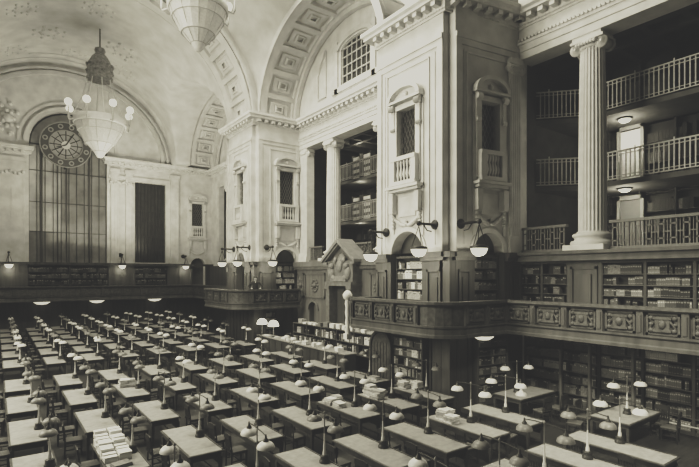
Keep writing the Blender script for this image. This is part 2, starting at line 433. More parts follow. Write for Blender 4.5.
# pendentive between the two arches, and the dome above it
pe = MB(); rows = []
for i in range(25):
    t = pi / 2 * i / 24
    A = (AX + (A_EW + .4) * cos(t), 31.15, Z1 + (B_EW + .4) * sin(t)); B = (14.95, CY + (A_NS + .35) * cos(t), Z1 + (B_NS + .35) * sin(t))
    row = []
    for k in range(11):
        f = k / 10; g = 1.2 * sin(pi * f) * sin(t)
        row.append((A[0] + (B[0] - A[0]) * f + g * .5, A[1] + (B[1] - A[1]) * f + g * .5, A[2] + (B[2] - A[2]) * f))
    rows.append(row)
pe.grid(rows)
prof = [(11.5, 24.6)] + [(11.5 * cos(a), 26 + 8 * sin(a)) for a in [radians(q) for q in (0, 15, 30, 45, 60, 70)]]
vs = [(AX + r * cos(2 * pi * k / 32), CY + r * sin(2 * pi * k / 32), z) for r, z in prof for k in range(32)]
pe.add(vs, [(i * 32 + k, i * 32 + (k + 1) % 32, (i + 1) * 32 + (k + 1) % 32, (i + 1) * 32 + k) for i in range(len(prof) - 1) for k in range(32)], True)
pe.box(AX - 4, AX + 4, CY - .15, CY + .15, 33.4, 33.6); pe.box(8.8 - .15, 8.8 + .15, CY - 4, CY + 4, 33.2, 33.45)
struct('ceiling_dome', pe, VAULT)

m = MB(); m.add([(-9, -4, 0), (24, -4, 0), (24, -4, 24), (-9, -4, 24)], [(0, 1, 2, 3)]); m.add([(-9, -4, 0), (-9, 11, 0), (-9, 11, 24), (-9, -4, 24)], [(0, 1, 2, 3)]); struct('wall_near_blocker', m, DIM)  # unseen walls added to keep light off the shaded pier face
m = MB(); m.box(-9, -3.45, 30.55, 35.2, 0, Z1); m.box(-7, -6.6, 35.2, YE, 0, 24); m.box(-7.2, -6.3, 35.2, YE, 5.9, 6.1); m.box(-7, -6.1, 35.2, YE, 15.98, Z1)
m.box(-9, -3.1, 30.2, 35.5, 15.9, Z1 + .05); m.box(-9, -3.3, 30.4, 35.3, 5.9, 6.1); struct('wall_left_unseen', m, STONE)  # unseen mirrored pier and wall, added to shade the far wall
m = MB(); m.add([(-9, -4, 24), (24, -4, 24), (24, 12.5, 24), (-9, 12.5, 24)], [(0, 1, 2, 3)]); struct('ceiling_near_blocker', m, DIM)  # unseen roof added to block light over the near bay
# ------------------------------------------------------------------ windows
def window_obj(n, F, c, hw, zb, zs, ri, cols, rows, frame_m, pane_m, d=-.42, bar=.05, ring=False):
    e = empty('window_%d' % n, F(c, d, zb), kind='structure')
    off = F(c, d, zb)
    G = lambda u, dd, z: tuple(a - b for a, b in zip(F(u, dd, z), off))
    m = MB()
    def top(u): return zs + ri * sqrt(max(0, 1 - ((u - c) / hw) ** 2)) if ri else zs
    for i in range(cols + 1):
        u = c - hw + 2 * hw * i / cols; t = top(u) if (0 < i < cols and ri < 1) else zs
        w = bar * (1.8 if i in (0, cols) else 1)
        m.box(u - w / 2, u + w / 2, d, d + .08, zb, t, G)
    for z in rows: m.box(c - hw, c + hw, d, d + .09, z - bar / 2, z + bar / 2, G)
    if ri: archivolt(m, G, c, zs, hw - .1, ri - .1 if ri > .5 else ri - .05, .1, d, d + .1)
    m.build('window_frame', frame_m, e)
    p = MB(); loop = [(c - hw, zb), (c + hw, zb), (c + hw, zs)] + ([(c + hw * cos(pi * i / 14), zs + ri * sin(pi * i / 14)) for i in range(1, 14)] if ri else []) + [(c - hw, zs)]
    p.prism(loop, d - .04, d - .02, G)
    p.build('pane', pane_m, e)
    return e
# big arched window of the end wall: left and head brightness put into paler glass
WFRAME = mat('window_iron', .055, .5)
w1 = window_obj(1, F_END, *WIN, cols=10, rows=[9.05, 11.7, 14.5, 16.85], frame_m=WFRAME, pane_m=PANE, bar=.045)
m = MB()
for a, w_ in ((3.35, .09), (4.6, .04), (5.3, .04), (7.15, .07)):
    m.box(a - w_, a + w_, -.34, -.25, 6.3, 16.9, lambda u, d, z: (u - AX, -d - .42, z - 6.3))
for k in range(1, 8):
    t = pi * k / 8; m.tube([(2.0 * cos(t), .1, 10.55 + 2.0 * sin(t)), (3.05 * cos(t), .1, 10.55 + 3.05 * sin(t))], .05, 4)
m.build('mullion', WFRAME, w1)
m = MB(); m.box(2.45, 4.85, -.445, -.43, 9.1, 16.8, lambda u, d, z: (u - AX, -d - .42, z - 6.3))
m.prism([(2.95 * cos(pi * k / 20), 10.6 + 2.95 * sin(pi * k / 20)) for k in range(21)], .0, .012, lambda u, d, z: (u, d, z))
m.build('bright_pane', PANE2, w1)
window_obj(2, F_END, 12.55, 1.47, 6.4, 14.35, 0, 9, [9.0, 11.6], IRON, PANED, bar=.07)
window_obj(3, F_W, 60 - 23.8, 1.5, 17.45, 19.7, .4, 6, [18.0, 18.6, 19.2, 19.75], RAILI, PANED, d=-.2, bar=.06)

GRILLE = mat('window_grille', .22, .5)
def aedicule(n, key, F, grille=True, tone=TRIM, scale=1.):
    c, hw, zb, zt, _ = AED[key]
    o = F(c, 0, zb); e = empty('window_%d' % n, o, kind='structure')
    G = lambda u, d, z: tuple(a - b for a, b in zip(F(c + u, d, z), o))
    k = MB(); k.box(-hw, hw, -.3, -.26, zb, zt, G); k.build('pane', PANED, e)
    g = MB()
    for i in range(-14, 15):
        for s in (1, -1):
            u0, z0, z1 = i * .2, zb + 1.2, zt
            L = (z1 - z0) * .45
            a, b = u0 - s * L / 2, u0 + s * L / 2
            q0, q1 = 0., 1.
            if abs(b - a) > 1e-6:
                ts = sorted(((-hw - a) / (b - a), (hw - a) / (b - a))); q0, q1 = max(0, ts[0]), min(1, ts[1])
            if q1 > q0: g.tube([G(a + (b - a) * q0, -.14, z0 + (z1 - z0) * q0), G(a + (b - a) * q1, -.14, z0 + (z1 - z0) * q1)], .012, 3)
    g.build('grille', GRILLE, e)
    f = MB()
    for s in (-1, 1):
        f.box(s * (hw + .14) - .13, s * (hw + .14) + .13, 0, .12, zb + .1, zt + .15, G)
        f.box(s * (hw + .34) - .08, s * (hw + .34) + .08, 0, .05, zb - 2.2, zt + .2, G)
        # consoles under the pediment
        f.prism([(s * (hw + .22) - .08, zt - .9), (s * (hw + .22) + .08, zt - .9), (s * (hw + .22) + .1, zt + .3), (s * (hw + .22) - .1, zt + .3)], .05, .16, G)
        f.hlathe([(.14, -.13), (.14, .13)], (0, 0, 0), 'x', 8, lambda x, y, z, s=s: G(s * (hw + .22) + x, .22 + y * .8, zt + .12 + z))
        f.hlathe([(.09, -.11), (.09, .11)], (0, 0, 0), 'x', 8, lambda x, y, z, s=s: G(s * (hw + .22) + x, .16 + y * .8, zt - .8 + z))
    f.box(-hw - .3, hw + .3, 0, .14, zt, zt + .2, G)
    f.build('window_frame', tone, e)
    p = MB(); W = hw + .42
    p.box(-W, W, 0, .3, zt + .3, zt + .4, G)
    archivolt(p, G, 0, zt + .40, W - .15, .45, .16, 0, .32)
    p.prism([(W * .92 * cos(pi * i / 12), zt + .40 + .45 * sin(pi * i / 12)) for i in range(13)], 0, .08, G)
    p.ball((0, 0, 0), .13, 8, lambda x, y, z: G(x, .08 + y, zt + .6 + z))
    p.build('pediment', tone, e)
    b = MB(); b.box(-hw - .2, hw + .2, .02, .34, zb + 1.05, zb + 1.22, G); b.box(-hw - .2, hw + .2, .02, .34, zb, zb + .16, G)
    for s in (-1, 1): b.box(s * (hw + .08) - .13, s * (hw + .08) + .13, .02, .32, zb + .1, zb + 1.1, G)
    b.build('balcony_rail', tone, e)
    for i in range(5):
        q = MB(); u = -hw + .18 + (2 * hw - .36) * i / 4
        q.lathe([(.05, .16), (.035, .25), (.085, .45), (.06, .62), (.04, .75), (.075, .95), (.06, 1.05)], (0, 0, 0), 8, lambda x, y, z, u=u: G(u + x, .18 + y, zb + z))
        q.build('baluster', tone, e)
    s_ = MB(); s_.box(-W, W, 0, .42, zb - .16, zb - .04, G); s_.box(-W + .1, W - .1, 0, .3, zb - .28, zb - .16, G)
    for s in (-1, 1):
        s_.prism([(s * (W - .2) - .12, zb - 1.2), (s * (W - .2) + .12, zb - 1.2), (s * (W - .2) + .14, zb - .36), (s * (W - .2) - .14, zb - .36)], 0, .28, G)
    s_.box(-hw + .05, hw - .05, 0, .05, zb - 1.35, zb - .5, G)
    s_.build('sill', tone, e)
    h = MB()   # garland under the panel
    for s in (-1, 1):
        for i in range(9):
            t = i / 8; u = s * (W - .2) * (1 - t); z = zb - 1.25 - .42 * sin(pi * (.15 + .85 * t) * .5) * 1.2 + (.18 if t > .9 else 0)
            h.ball((0, 0, 0), .06 + .04 * sin(pi * t), 6, lambda x, y, zz, u=u, z=z: G(u + x, .05 + y, z + zz))
        for i in range(4): h.ball((0, 0, 0), .08, 6, lambda x, y, zz, i=i, s=s: G(s * (W - .16) + x, .08 + y, zb - 1.3 - i * .16 + zz))
    h.build('garland', tone, e)
    return e
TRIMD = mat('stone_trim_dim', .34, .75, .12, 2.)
aedicule(4, 'p1l', F_P1L); aedicule(5, 'p1r', F_P1R); aedicule(6, 'p2l', F_P2L); aedicule(7, 'p2r', F_P2R); aedicule(8, 'end', F_END)
# recessed panel lines round each aedicule
m = MB()
for key, F, u0, u1, side, _ in FACES:
    c, hw = AED[key][:2]
    for s in (-1, 1): m.box(c + s * (hw + .72) - .03, c + s * (hw + .72) + .03, 0, .05, 7.3, 14.1, F)
    m.box(c - hw - .72, c + hw + .72, 0, .05, 14.05, 14.12, F)
    archivolt(m, F, NIC[key][0], 6.1, NIC[key][1], NIC[key][4], .2, 0, .07)
archivolt(m, F_END, NIC['end'][0], 6.2, .75, .75, .18, 0, .07)
for k in range(14):
    a = 2 * pi * k / 14; m.ball((.9 + .75 * cos(a) * (.5 + .5 * (k % 2)), YE - .12, 18.6 + 1.3 * sin(a) * (.5 + .5 * (k % 2))), .2, 6)
m.ball((.9, YE - .15, 18.6), .4, 8)
struct('trim_4', m, TRIM)

# ------------------------------------------------------------------ columns
def capital(mb, r, z, F=None, ax='y'):
    """ionic capital: echinus, four scroll ends, abacus; the scrolls face along x"""
    mb.lathe([(r * .86, z - .18), (r * .92, z - .1), (r * 1.12, z), (r * 1.12, z + .06)], (0, 0, 0), 20, F)
    for sy in (-1, 1):
        for sx in (-1, 1):
            c = (sx * r * .55, sy * r * .98, z - .07)
            mb.hlathe([(.22, -.08), (.24, 0), (.22, .08), (.14, .09), (.14, .13), (.06, .14), (.06, .17)] if sx > 0 else [(.06, -.17), (.06, -.14), (.14, -.13), (.14, -.09), (.22, -.08), (.24, 0), (.22, .08)], c, 'x', 14, F)
        mb.hlathe([(.19, -r * .7), (.13, 0), (.19, r * .7)], (0, sy * r * .98, z - .07), 'x', 12, F)
    mb.box(-r * 1.02, r * 1.02, -r * 1.25, r * 1.25, z + .08, z + .18, F)
    mb.box(-r * .98, r * .98, -r * 1.1, r * 1.1, z + .18, z + .32, F)
    for k in range(7): mb.ball((-r * 1.08, (k - 3) * r * .22, z - .02), .07, 6, F)
def column(x, y, label):
    e = empty('column', (x, y, 6.12)); tag(e, label, 'column', kind='thing')
    r = .50; H = 8.18
    b = MB(); b.box(-.78, .78, -.78, .78, 0, .2)
    b.lathe([(.76, .2), (.8, .28), (.76, .36), (.66, .38), (.63, .45), (.66, .5), (.70, .52), (.72, .58), (.68, .64), (.58, .66), (.55, .72)], (0, 0, 0), 28)
    b.build('base', SHAFT, e)
    s = MB(); n = 48
    s.lathe([(r, .72), (r * .995, 3), (r * .96, 5), (r * .88, H - .45)], (0, 0, 0), n, None, False, .085); s.build('shaft', SHAFT, e)
    c = MB(); c.lathe([(r * .88, H - .5), (r * .95, H - .47), (r * .95, H - .4), (r * .88, H - .38)], (0, 0, 0), 24)
    capital(c, r, H - .32); c.build('capital', SHAFT, e)
    return e
column(18.5, 9.3, 'tall fluted stone column with scrolled capital before the iron balconies')
column(18.5, 26.85, 'pale fluted column standing behind the gabled portal')
column(18.5, 21.5, 'pale column of the middle bay half behind the near pier')
column(19.3, 46.4, 'farthest pale column, in the side bay by the end wall')
pl = MB()       # flat pilasters at the bay edges
def pilaster(x, y, w, F0=None, tone=None):
    pl.box(x - .12, x + .5, y - w / 2, y + w / 2, 6.1, 14.0)
    for k in range(5): pl.box(x - .15, x - .12, y - w / 2 + .08 + k * (w - .16) / 4.6, y - w / 2 + .17 + k * (w - .16) / 4.6, 6.8, 13.7)
    pl.box(x - .24, x + .5, y - w / 2 - .1, y + w / 2 + .1, 6.1, 6.5); pl.box(x - .18, x + .5, y - w / 2 - .06, y + w / 2 + .06, 6.5, 6.75)
    capital(pl, .42, 13.95, lambda a, b, c: (x + .2 + a * .8, y + b * w / 1.0, c))
pilaster(XW + .1, 29.95, .95); pilaster(XW + .1, 17.7, .9)
# return of the near pilaster on the shaded pier face
pl.box(L_P1R - .62, L_P1R + .02, 0, .14, 6.1, 14.0, F_P1R)
for k in range(5): pl.box(L_P1R - .56 + k * .115, L_P1R - .50 + k * .115, .14, .17, 6.8, 13.6, F_P1R)
capital(pl, .36, 13.95, lambda a, b, c: F_P1R(L_P1R - .3 + b * .9, .05 - a * .5, c))
struct('trim_5', pl, TRIM)

# ------------------------------------------------------------------ books: gathered first, the 300 nearest become things
BOOKS = []     # (x, y, z, rotz, w, d, h, tone, label)
BM = []
LABELM = [mat('spine_label_%s' % n, v, .6) for n, v in (('a', .16), ('b', .26), ('c', .34), ('d', .48), ('e', .12), ('f', .3))]
for m in BOOKM:
    q = MB(); q.box(-.5, .5, -.5, .5, 0, 1); q.v = []; q.f = []; q.sm = []; q.mi = []
    q.box(-.5, -.42, -.5, .5, 0, 1); q.box(.42, .5, -.5, .5, 0, 1); q.box(-.42, .42, .42, .5, 0, 1)   # boards and spine (spine at +y)
    q.cur = 1; q.box(-.42, .42, -.48, .42, .02, .96); q.box(-.38, .38, .5, .505, .70, .84); q.box(-.4, .4, .5, .504, .16, .2); BM.append(q.mesh('book', [m, LABELM[len(BM)]]))
def shelf_books(F, u0, u1, d, z, gap, where, tones, fill=1., dep=.24, lean=.0, tmin=.05, tmax=.095):
    u = u0 + .02; k = 0
    rz = math.atan2(F.n[1], F.n[0]) - pi / 2
    run = random.choice(tones); left = random.randint(1, 6); hh = U(.66, .9)
    while True:
        t = U(tmin, tmax)
        if u + t > u1 - .02: break
        left -= 1
        if left <= 0: run = random.choice(tones); left = random.randint(1, 6); hh = U(.62, .92)
        if R() < fill:
            h = gap * min(.95, hh * U(.97, 1.03))
            p = F(u + t / 2, d, z)
            nm = ORD[k] if k < len(ORD) else 'last'
            adj = ('black', 'brown', 'brownish', 'tan', 'buff', 'cream')[run]
            BOOKS.append((p[0], p[1], z, rz, t * .94, dep, h, run, '%s %s book on %s' % (nm, adj, where)))
            k += 1
        elif R() < .3: u += U(.1, .35)
        u += t
def bookcase(F, u0, u1, z0, z1, nsh, label, where, dep=.34, tones=(0, 0, 1, 1, 2, 3), fill=.96, d=0., wood=WOOD, books=True, skip=(), group=None, name='bookcase'):
    o = F((u0 + u1) / 2, d, z0); e = empty(name, o); tag(e, label, 'bookcase', group)
    G = lambda u, dd, z: tuple(a - b for a, b in zip(F(u, dd, z), o))
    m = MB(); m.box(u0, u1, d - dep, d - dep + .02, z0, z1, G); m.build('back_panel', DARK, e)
    for (a, b) in ((u0, u0 + .05), (u1 - .05, u1)): m = MB(); m.box(a, b, d - dep + .02, d, z0, z1, G); m.build('side_panel', wood, e)
    m = MB(); m.box(u0, u1, d - dep, d + .02, z1 - .1, z1, G); m.build('top', wood, e)
    m = MB(); m.box(u0 + .05, u1 - .05, d - dep, d - .01, z0, z0 + .12, G); m.build('plinth', wood, e)
    gap = (z1 - z0 - .22) / nsh
    for i in range(nsh):
        z = z0 + .12 + gap * i
        if i: m = MB(); m.box(u0 + .05, u1 - .05, d - dep + .02, d - .01, z - .03, z, G); m.build('shelf', WOODL, e)
        if books and i not in skip:
            nm = ('bottom' if i == 0 else 'top' if i == nsh - 1 else ORD[i]) + ' shelf'
            shelf_books(F, u0 + .05, u1 - .05, d - .16, z, gap - .04, 'the %s of %s' % (nm, where), tones, fill)
    return e
# upper bookcases of the near bay, along the gallery
US = [12.1, 11.12, 10.0, 8.72, 7.24, 5.78, 4.3, 2.85]
ul = ['bookcase on the gallery next to the shaded pier', 'half-empty bookcase on the gallery beside the column panel', None, 'bookcase on the gallery, first beyond the column panel', 'bookcase on the gallery with three full rows, second beyond the column panel', 'bookcase on the gallery at the picture edge', 'bookcase on the gallery beyond the picture edge']
for i, l in enumerate(ul):
    if not l: continue
    bookcase(F_W, 60 - US[i], 60 - US[i + 1], 3.12, 5.72, 6, l, ('the gallery bookcase by the pier', 'the half-empty gallery bookcase', '', 'the gallery bookcase past the panel', 'the full gallery bookcase', 'the last gallery bookcase', 'the outermost gallery bookcase')[i],
             tones=(0, 0, 1, 1, 2, 2, 3) if i >= 3 else (0, 0, 0, 1, 2, 3), fill=.95 if i > 2 else .8, d=.02, skip=(1,) if i == 1 else ())
wd = MB()
wall_open(wd, F_W, 60 - 10.0, 60 - 8.72, 3.12, 5.72, [], 0, .04)
wd.box(50.12, 51.16, .04, .09, 3.3, 3.42, F_W); wd.box(50.12, 51.16, .04, .09, 5.4, 5.52, F_W); wd.box(50.12, 50.22, .04, .09, 3.3, 5.5, F_W); wd.box(51.06, 51.16, .04, .09, 3.3, 5.5, F_W)
wd.box(50.35, 50.93, .04, .1, 3.6, 5.2, F_W)
wd.box(47.8, 63, -.4, .42, 5.72, 5.82, F_W); wd.box(47.8, 63, -.4, .34, 5.82, 5.98, F_W); wd.box(47.8, 63, -.4, .5, 5.98, 6.1, F_W)
# wooden dado on the pier faces, with the niche openings
for key, F, u0, u1, side, _ in FACES:
    c, hw, zb, zs, ri = NIC[key]
    wall_open(wd, F, u0 - .06, u1 + .06, 3.1, 6.1, [(c, hw, 3.1, 6.1, 0)], .5, .1)
    for (a, b) in ((u0 - .2, c - hw - .05), (c + hw + .05, u1 + .2)):
        if b - a > .3:
            wd.box(a, b, .1, .26, 5.75, 5.9, F); wd.box(a, b, .1, .34, 5.9, 6.1, F); wd.box(a, b, .1, .2, 3.1, 3.4, F)
            if b - a > .7:
                p, q = a + .25, b - .2
                for (x0, x1, y0, y1) in ((p, q, 5.3, 5.4), (p, q, 3.6, 3.7), (p, p + .09, 3.6, 5.4), (q - .09, q, 3.6, 5.4)): wd.box(x0, x1, .1, .17, y0, y1, F)
                wd.box(p + .2, q - .2, .1, .14, 3.9, 5.1, F)
for (x0, x1, y0, y1) in ((14.2, 14.75, 12.68, 13.2), (14.35, 14.85, 30.47, 31.1)):
    wd.box(x0, x1, y0, y1, 3.1, 6.0); wd.box(x0 - .15, x1, y0 - .15, y1, 5.88, 6.1); wd.box(x0 - .05, x1, y0 - .05, y1, 0, 3.0)
struct('wall_dado', wd, WOODL)
wl = MB()   # lower walls beneath the gallery
for key, F, u0, u1, side, _ in FACES:
    wl.box(u0 - .06, u1 + .06, -.2, .1, 0, 3.1, F)
    k = int((u1 - u0) / .55)
    for i in range(k + 1):
        u = u0 + (u1 - u0) * i / k
        wl.box(u - .05, u + .05, .1, .16, .2, 2.9, F)
    wl.box(u0 - .1, u1 + .1, .1, .2, 0, .22, F)
wl.box(20.0, 29.0 + 13.4, -.3, 0, 0, 6.1, Fr(XW, 60, 0, -1)) if False else None
struct('wall_lower', wl, WOOD)
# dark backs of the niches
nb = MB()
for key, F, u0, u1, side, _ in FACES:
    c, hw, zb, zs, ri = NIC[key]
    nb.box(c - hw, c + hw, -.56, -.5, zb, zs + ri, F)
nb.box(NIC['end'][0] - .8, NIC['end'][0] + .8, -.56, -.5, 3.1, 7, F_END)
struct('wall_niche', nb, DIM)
for key, F, where, lab in (('p1l', F_P1L, 'the sunlit pier niche', 'shelves of books in the arched niche under the brightest pier window'),
                           ('p1r', F_P1R, 'the shaded pier niche', 'dark shelves in the arched niche of the shaded pier face'),
                           ('p2r', F_P2R, 'the niche behind the man', 'book shelves in the arched niche behind the standing man')):
    c, hw = NIC[key][:2]
    bookcase(F, c - hw + .08, c + hw - .08, 3.12, 6.0, 6, lab, where, d=-.14, tones=(2, 3, 4, 5) if key != 'p1r' else (1, 2, 3), fill=.9)

# lower bookcases of the near bay, under the gallery
LS = [11.9, 10.25, 8.8, 7.3, 5.8, 4.3, 2.85]
for i in range(6):
    lab = ('bookcase under the gallery behind the farther small table', 'bookcase under the gallery in the gap between two posts', 'bookcase under the gallery behind the nearer small table',
           'bookcase under the gallery with the pale row of volumes', 'bookcase under the gallery at the picture edge', 'bookcase under the gallery beyond the picture edge')[i]
    whr = ('the bookcase behind the farther table', 'the bookcase between the posts', 'the bookcase behind the nearer table', 'the bookcase with pale volumes', 'the lowest edge bookcase', 'the outermost lower bookcase')[i]
    bookcase(F_W, 60 - LS[i], 60 - LS[i + 1], .02, 2.86, 6, lab, whr, d=.05, tones=(0, 1, 2, 2, 3), fill=.97)
# pale volumes that stand out, and bundles lying on a shelf
def bundle(loc, w, d, h, rz, label, group=None, m=PAPER, name='paper_bundle', cat='bundle'):
    q = MB(); n = max(2, int(h / .035))
    for i in range(n):
        o = U(-.01, .01); q.box(-w / 2 + o, w / 2 + o, -d / 2 + U(-.008, .008), d / 2, h * i / n + .003, h * (i + 1) / n)
    return tag(q.build(name, m, None, loc, rz), label, cat, group)
BOOKS = [b for b in BOOKS if not (abs(b[0] - XW) < .4 and ((abs(b[2] - 2.32) < .1 and 6.1 < b[1] < 7.25) or (abs(b[2] - 1.45) < .1 and 9.95 < b[1] < 11.05)))]
for i in range(14):
    u = 60 - 7.2 + i * .07
    BOOKS.append(F_W(u, -.1, 0)[:2] + (2.325, math.atan2(0, -1) - pi / 2, .062, .26, .36, 5, '%s cream book of the pale row on the top shelf behind the nearer table' % ORD[i]))
for i in range(16):
    BOOKS.append(F_W(60 - 11.0 + i * .06, -.1, 0)[:2] + (1.455, math.atan2(0, -1) - pi / 2, .055, .26, .3, 4, '%s buff book of the pale row behind the corner table' % ORD[i]))
# shelf on the pier face under the gallery
bookcase(F_P1L, 1.45, 3.3, .02, 2.7, 6, 'bookcase under the gallery on the pier beside the round-topped door', 'the pier bookcase by the arched door', d=.46, tones=(1, 2, 3, 4, 5), fill=.9)
bookcase(F_P1R, .75, 2.35, .02, 2.8, 7, 'tall narrow bookcase under the gallery below the shaded niche', 'the bookcase below the shaded niche', d=.46, tones=(0, 1, 2, 3), fill=.95)
bookcase(F_P2R, .3, 1.2, .02, 2.8, 6, 'bookcase under the gallery of the middle pier', 'the middle pier bookcase', d=.46, tones=(1, 2, 3), fill=.9)
# far end: dark bookcases on the gallery between the pilasters, and below it
for i, (a, b, lab) in enumerate(((2.3, 5.5, 'dark bookcase below the clock window'), (5.5, 8.7, 'dark bookcase below the big window beside the clock one'), (11.0, 14.1, 'dark bookcase below the narrow dark window'))):
    bookcase(F_END, a, b, 3.12, 6.1, 5, lab, 'a far bookcase', d=.36, tones=(0, 0, 1, 1, 2), fill=.95)
e_ = MB()
for (a, b) in ((-8, 2.25), (8.75, 10.95), (14.15, 16.5), (18.1, 18.8)):
    e_.box(a, b, 0, .3, 3.1, 6.1, F_END); k = max(1, int((b - a) / .9))
    for i in range(k + 1): e_.box(a + (b - a) * i / k - .08, a + (b - a) * i / k + .08, .3, .38, 3.2, 5.8, F_END)
e_.box(-8, 18.8, 0, .55, 6.1, 6.3, F_END)
e_.box(-8, 18.8, -.3, .1, 0, 3.1, F_END); e_.box(0, 14.9, 0, .3, 0, 6.1, F_FR)
for i in range(28): e_.box(-8 + i, -7.9 + i, .1, .18, .1, 2.9, F_END)
struct('wall_far_dado', e_, WOOD)

# ------------------------------------------------------------------ stacks behind the columns
def bay(y0, y1, front_x, idx, where, shelves=True, rail=True, chamfer=False):
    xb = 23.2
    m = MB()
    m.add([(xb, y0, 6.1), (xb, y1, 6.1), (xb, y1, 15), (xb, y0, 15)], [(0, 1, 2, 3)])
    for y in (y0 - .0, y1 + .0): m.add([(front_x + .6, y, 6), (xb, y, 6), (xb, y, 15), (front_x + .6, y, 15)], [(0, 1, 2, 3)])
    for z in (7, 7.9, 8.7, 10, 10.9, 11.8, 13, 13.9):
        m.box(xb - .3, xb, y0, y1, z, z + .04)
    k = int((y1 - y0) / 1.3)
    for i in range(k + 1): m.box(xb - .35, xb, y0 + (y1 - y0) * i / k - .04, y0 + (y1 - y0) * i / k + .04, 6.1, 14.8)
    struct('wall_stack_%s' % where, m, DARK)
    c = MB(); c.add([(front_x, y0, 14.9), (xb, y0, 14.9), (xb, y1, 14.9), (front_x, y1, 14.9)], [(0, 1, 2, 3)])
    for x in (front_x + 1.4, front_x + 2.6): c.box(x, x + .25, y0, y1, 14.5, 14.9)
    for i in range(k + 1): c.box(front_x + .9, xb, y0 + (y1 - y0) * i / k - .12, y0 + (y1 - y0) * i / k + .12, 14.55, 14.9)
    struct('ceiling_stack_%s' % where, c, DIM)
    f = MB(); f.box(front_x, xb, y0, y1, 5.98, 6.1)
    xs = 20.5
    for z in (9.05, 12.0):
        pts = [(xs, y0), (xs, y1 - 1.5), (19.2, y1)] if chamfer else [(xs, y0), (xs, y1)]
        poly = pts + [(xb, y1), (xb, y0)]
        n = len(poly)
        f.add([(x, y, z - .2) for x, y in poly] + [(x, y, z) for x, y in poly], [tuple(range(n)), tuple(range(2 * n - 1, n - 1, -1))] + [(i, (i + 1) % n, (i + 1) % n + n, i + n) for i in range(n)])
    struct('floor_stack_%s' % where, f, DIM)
    for lev, z in enumerate((9.05, 12.0)):
        pts = [(xs, max(y0, -1)), (xs, y1 - 1.5), (19.2, y1 - .05)] if chamfer else [(xs, y0), (xs, y1)]
        e = empty('iron_railing', (xs, pts[0][1], z)); tag(e, '%s iron balcony railing in the %s bay' % (('middle', 'topmost')[lev], where), 'railing', 'iron railings of the stack balconies')
        O = (xs, pts[0][1], z)
        m = MB()
        for zz, r in ((1.2, .035), (1.06, .02), (.08, .025), (.2, .018)): m.tube([(p[0] - O[0], p[1] - O[1], zz) for p in pts], r, 5)
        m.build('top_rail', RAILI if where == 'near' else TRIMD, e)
        g = MB()
        for a, b in zip(pts, pts[1:]):
            l = math.hypot(b[0] - a[0], b[1] - a[1]); k = max(2, int(l / .17))
            for i in range(k):
                x = a[0] + (b[0] - a[0]) * i / k - O[0]; y = a[1] + (b[1] - a[1]) * i / k - O[1]
                g.box(x - .016, x + .016, y - .022, y + .022, .1, 1.2 if i % 8 else 1.32)
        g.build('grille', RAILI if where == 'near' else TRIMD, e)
    # books of the stacks
    for z in (6.15, 7.04, 7.94, 9.24, 10.04, 10.94, 12.2, 13.04):
        u = y0 + .1
        F = Fr(xb, 60, 0, -1)
        shelf_books(F, 60 - y1 + .2, 60 - y0 - .2, .15, z, .6, 'stack', (0, 0, 1, 1, 2), .85, tmin=.09, tmax=.2)
bay(-3, 12.18, XW, 0, 'near', chamfer=True)
bay(17.12, 30.53, XW, 1, 'middle')
bay(37.6, 48.5, XF, 2, 'far')
# pale cards/volumes seen on the middle bay's shelves
n_ = 0
for yc, side in ((27.65, 'farther'), (26.4, 'nearer')):
    for zf, lev in ((9.05, 'lower'), (12.0, 'upper')):
        q = MB()
        for i in range(4): q.box(-.2, .2, -.45, .45, .45 * i + .05, .45 * i + .09)
        for yy in (-.45, .45): q.box(-.2, .2, yy - .03, yy + .03, 0, 1.85)
        tag(q.build('stack_shelf', DIM, None, (21.2, yc, zf)), 'dim shelf of pale bundles on the %s middle-bay balcony, %s one' % (lev, side), 'shelf', 'balcony shelves in the middle bay')
        for i in range(4): bundle((21.15, yc, zf + .45 * i + .09), .3, U(.6, .75), .24, 0, 'pale bundle on tier %s of the %s %s middle-bay shelf' % (('one', 'two', 'three', 'four')[i], side, lev), 'pale bundles on the middle bay shelves')
# stone balustrades on the ledge, tall linked frames
BALM = mat('balustrade_metal', .15, .5, .15, 9.)
def balustrade(y0, y1, x, label, step=.36):
    e = empty('balustrade', (x, y0, 6.1)); tag(e, label, 'balustrade')
    L = y1 - y0
    m = MB(); m.box(-.1, .1, 0, L, .98, 1.08); m.build('top_rail', BALM, e)
    m = MB(); m.box(-.08, .08, 0, L, .02, .12); m.build('bottom_rail', BALM, e)
    k = int(L / step)
    for i in range(k):
        y = (i + .5) * L / k
        q = MB()
        for s in (-.085, .085): q.box(-.03, .03, y + s - .022, y + s + .022, .12, .98)
        q.box(-.03, .03, y - .1, y + .1, .3, .35); q.box(-.03, .03, y - .1, y + .1, .78, .83)
        q.build('baluster', BALM, e)
        if i % 1 == 0 and i < k - 1:
            q = MB(); q.box(-.012, .012, y + L / k / 2 - .012, y + L / k / 2 + .012, .12, .98); q.box(-.02, .02, y + .1, y + L / k - .1, .53, .57); q.build('rod', BALM, e)
balustrade(10.12, 12.2, XW - .05 + .2, 'short balustrade between the shaded pier and the fluted column')
balustrade(2.5, 8.48, XW + .15, 'long balustrade of linked frames beyond the fluted column')
balustrade(27.65, 29.3, XW + .15, 'small balustrade between the middle pier and the pale column')
balustrade(22.3, 26.0, XW + .15, 'balustrade behind the gable of the portal')
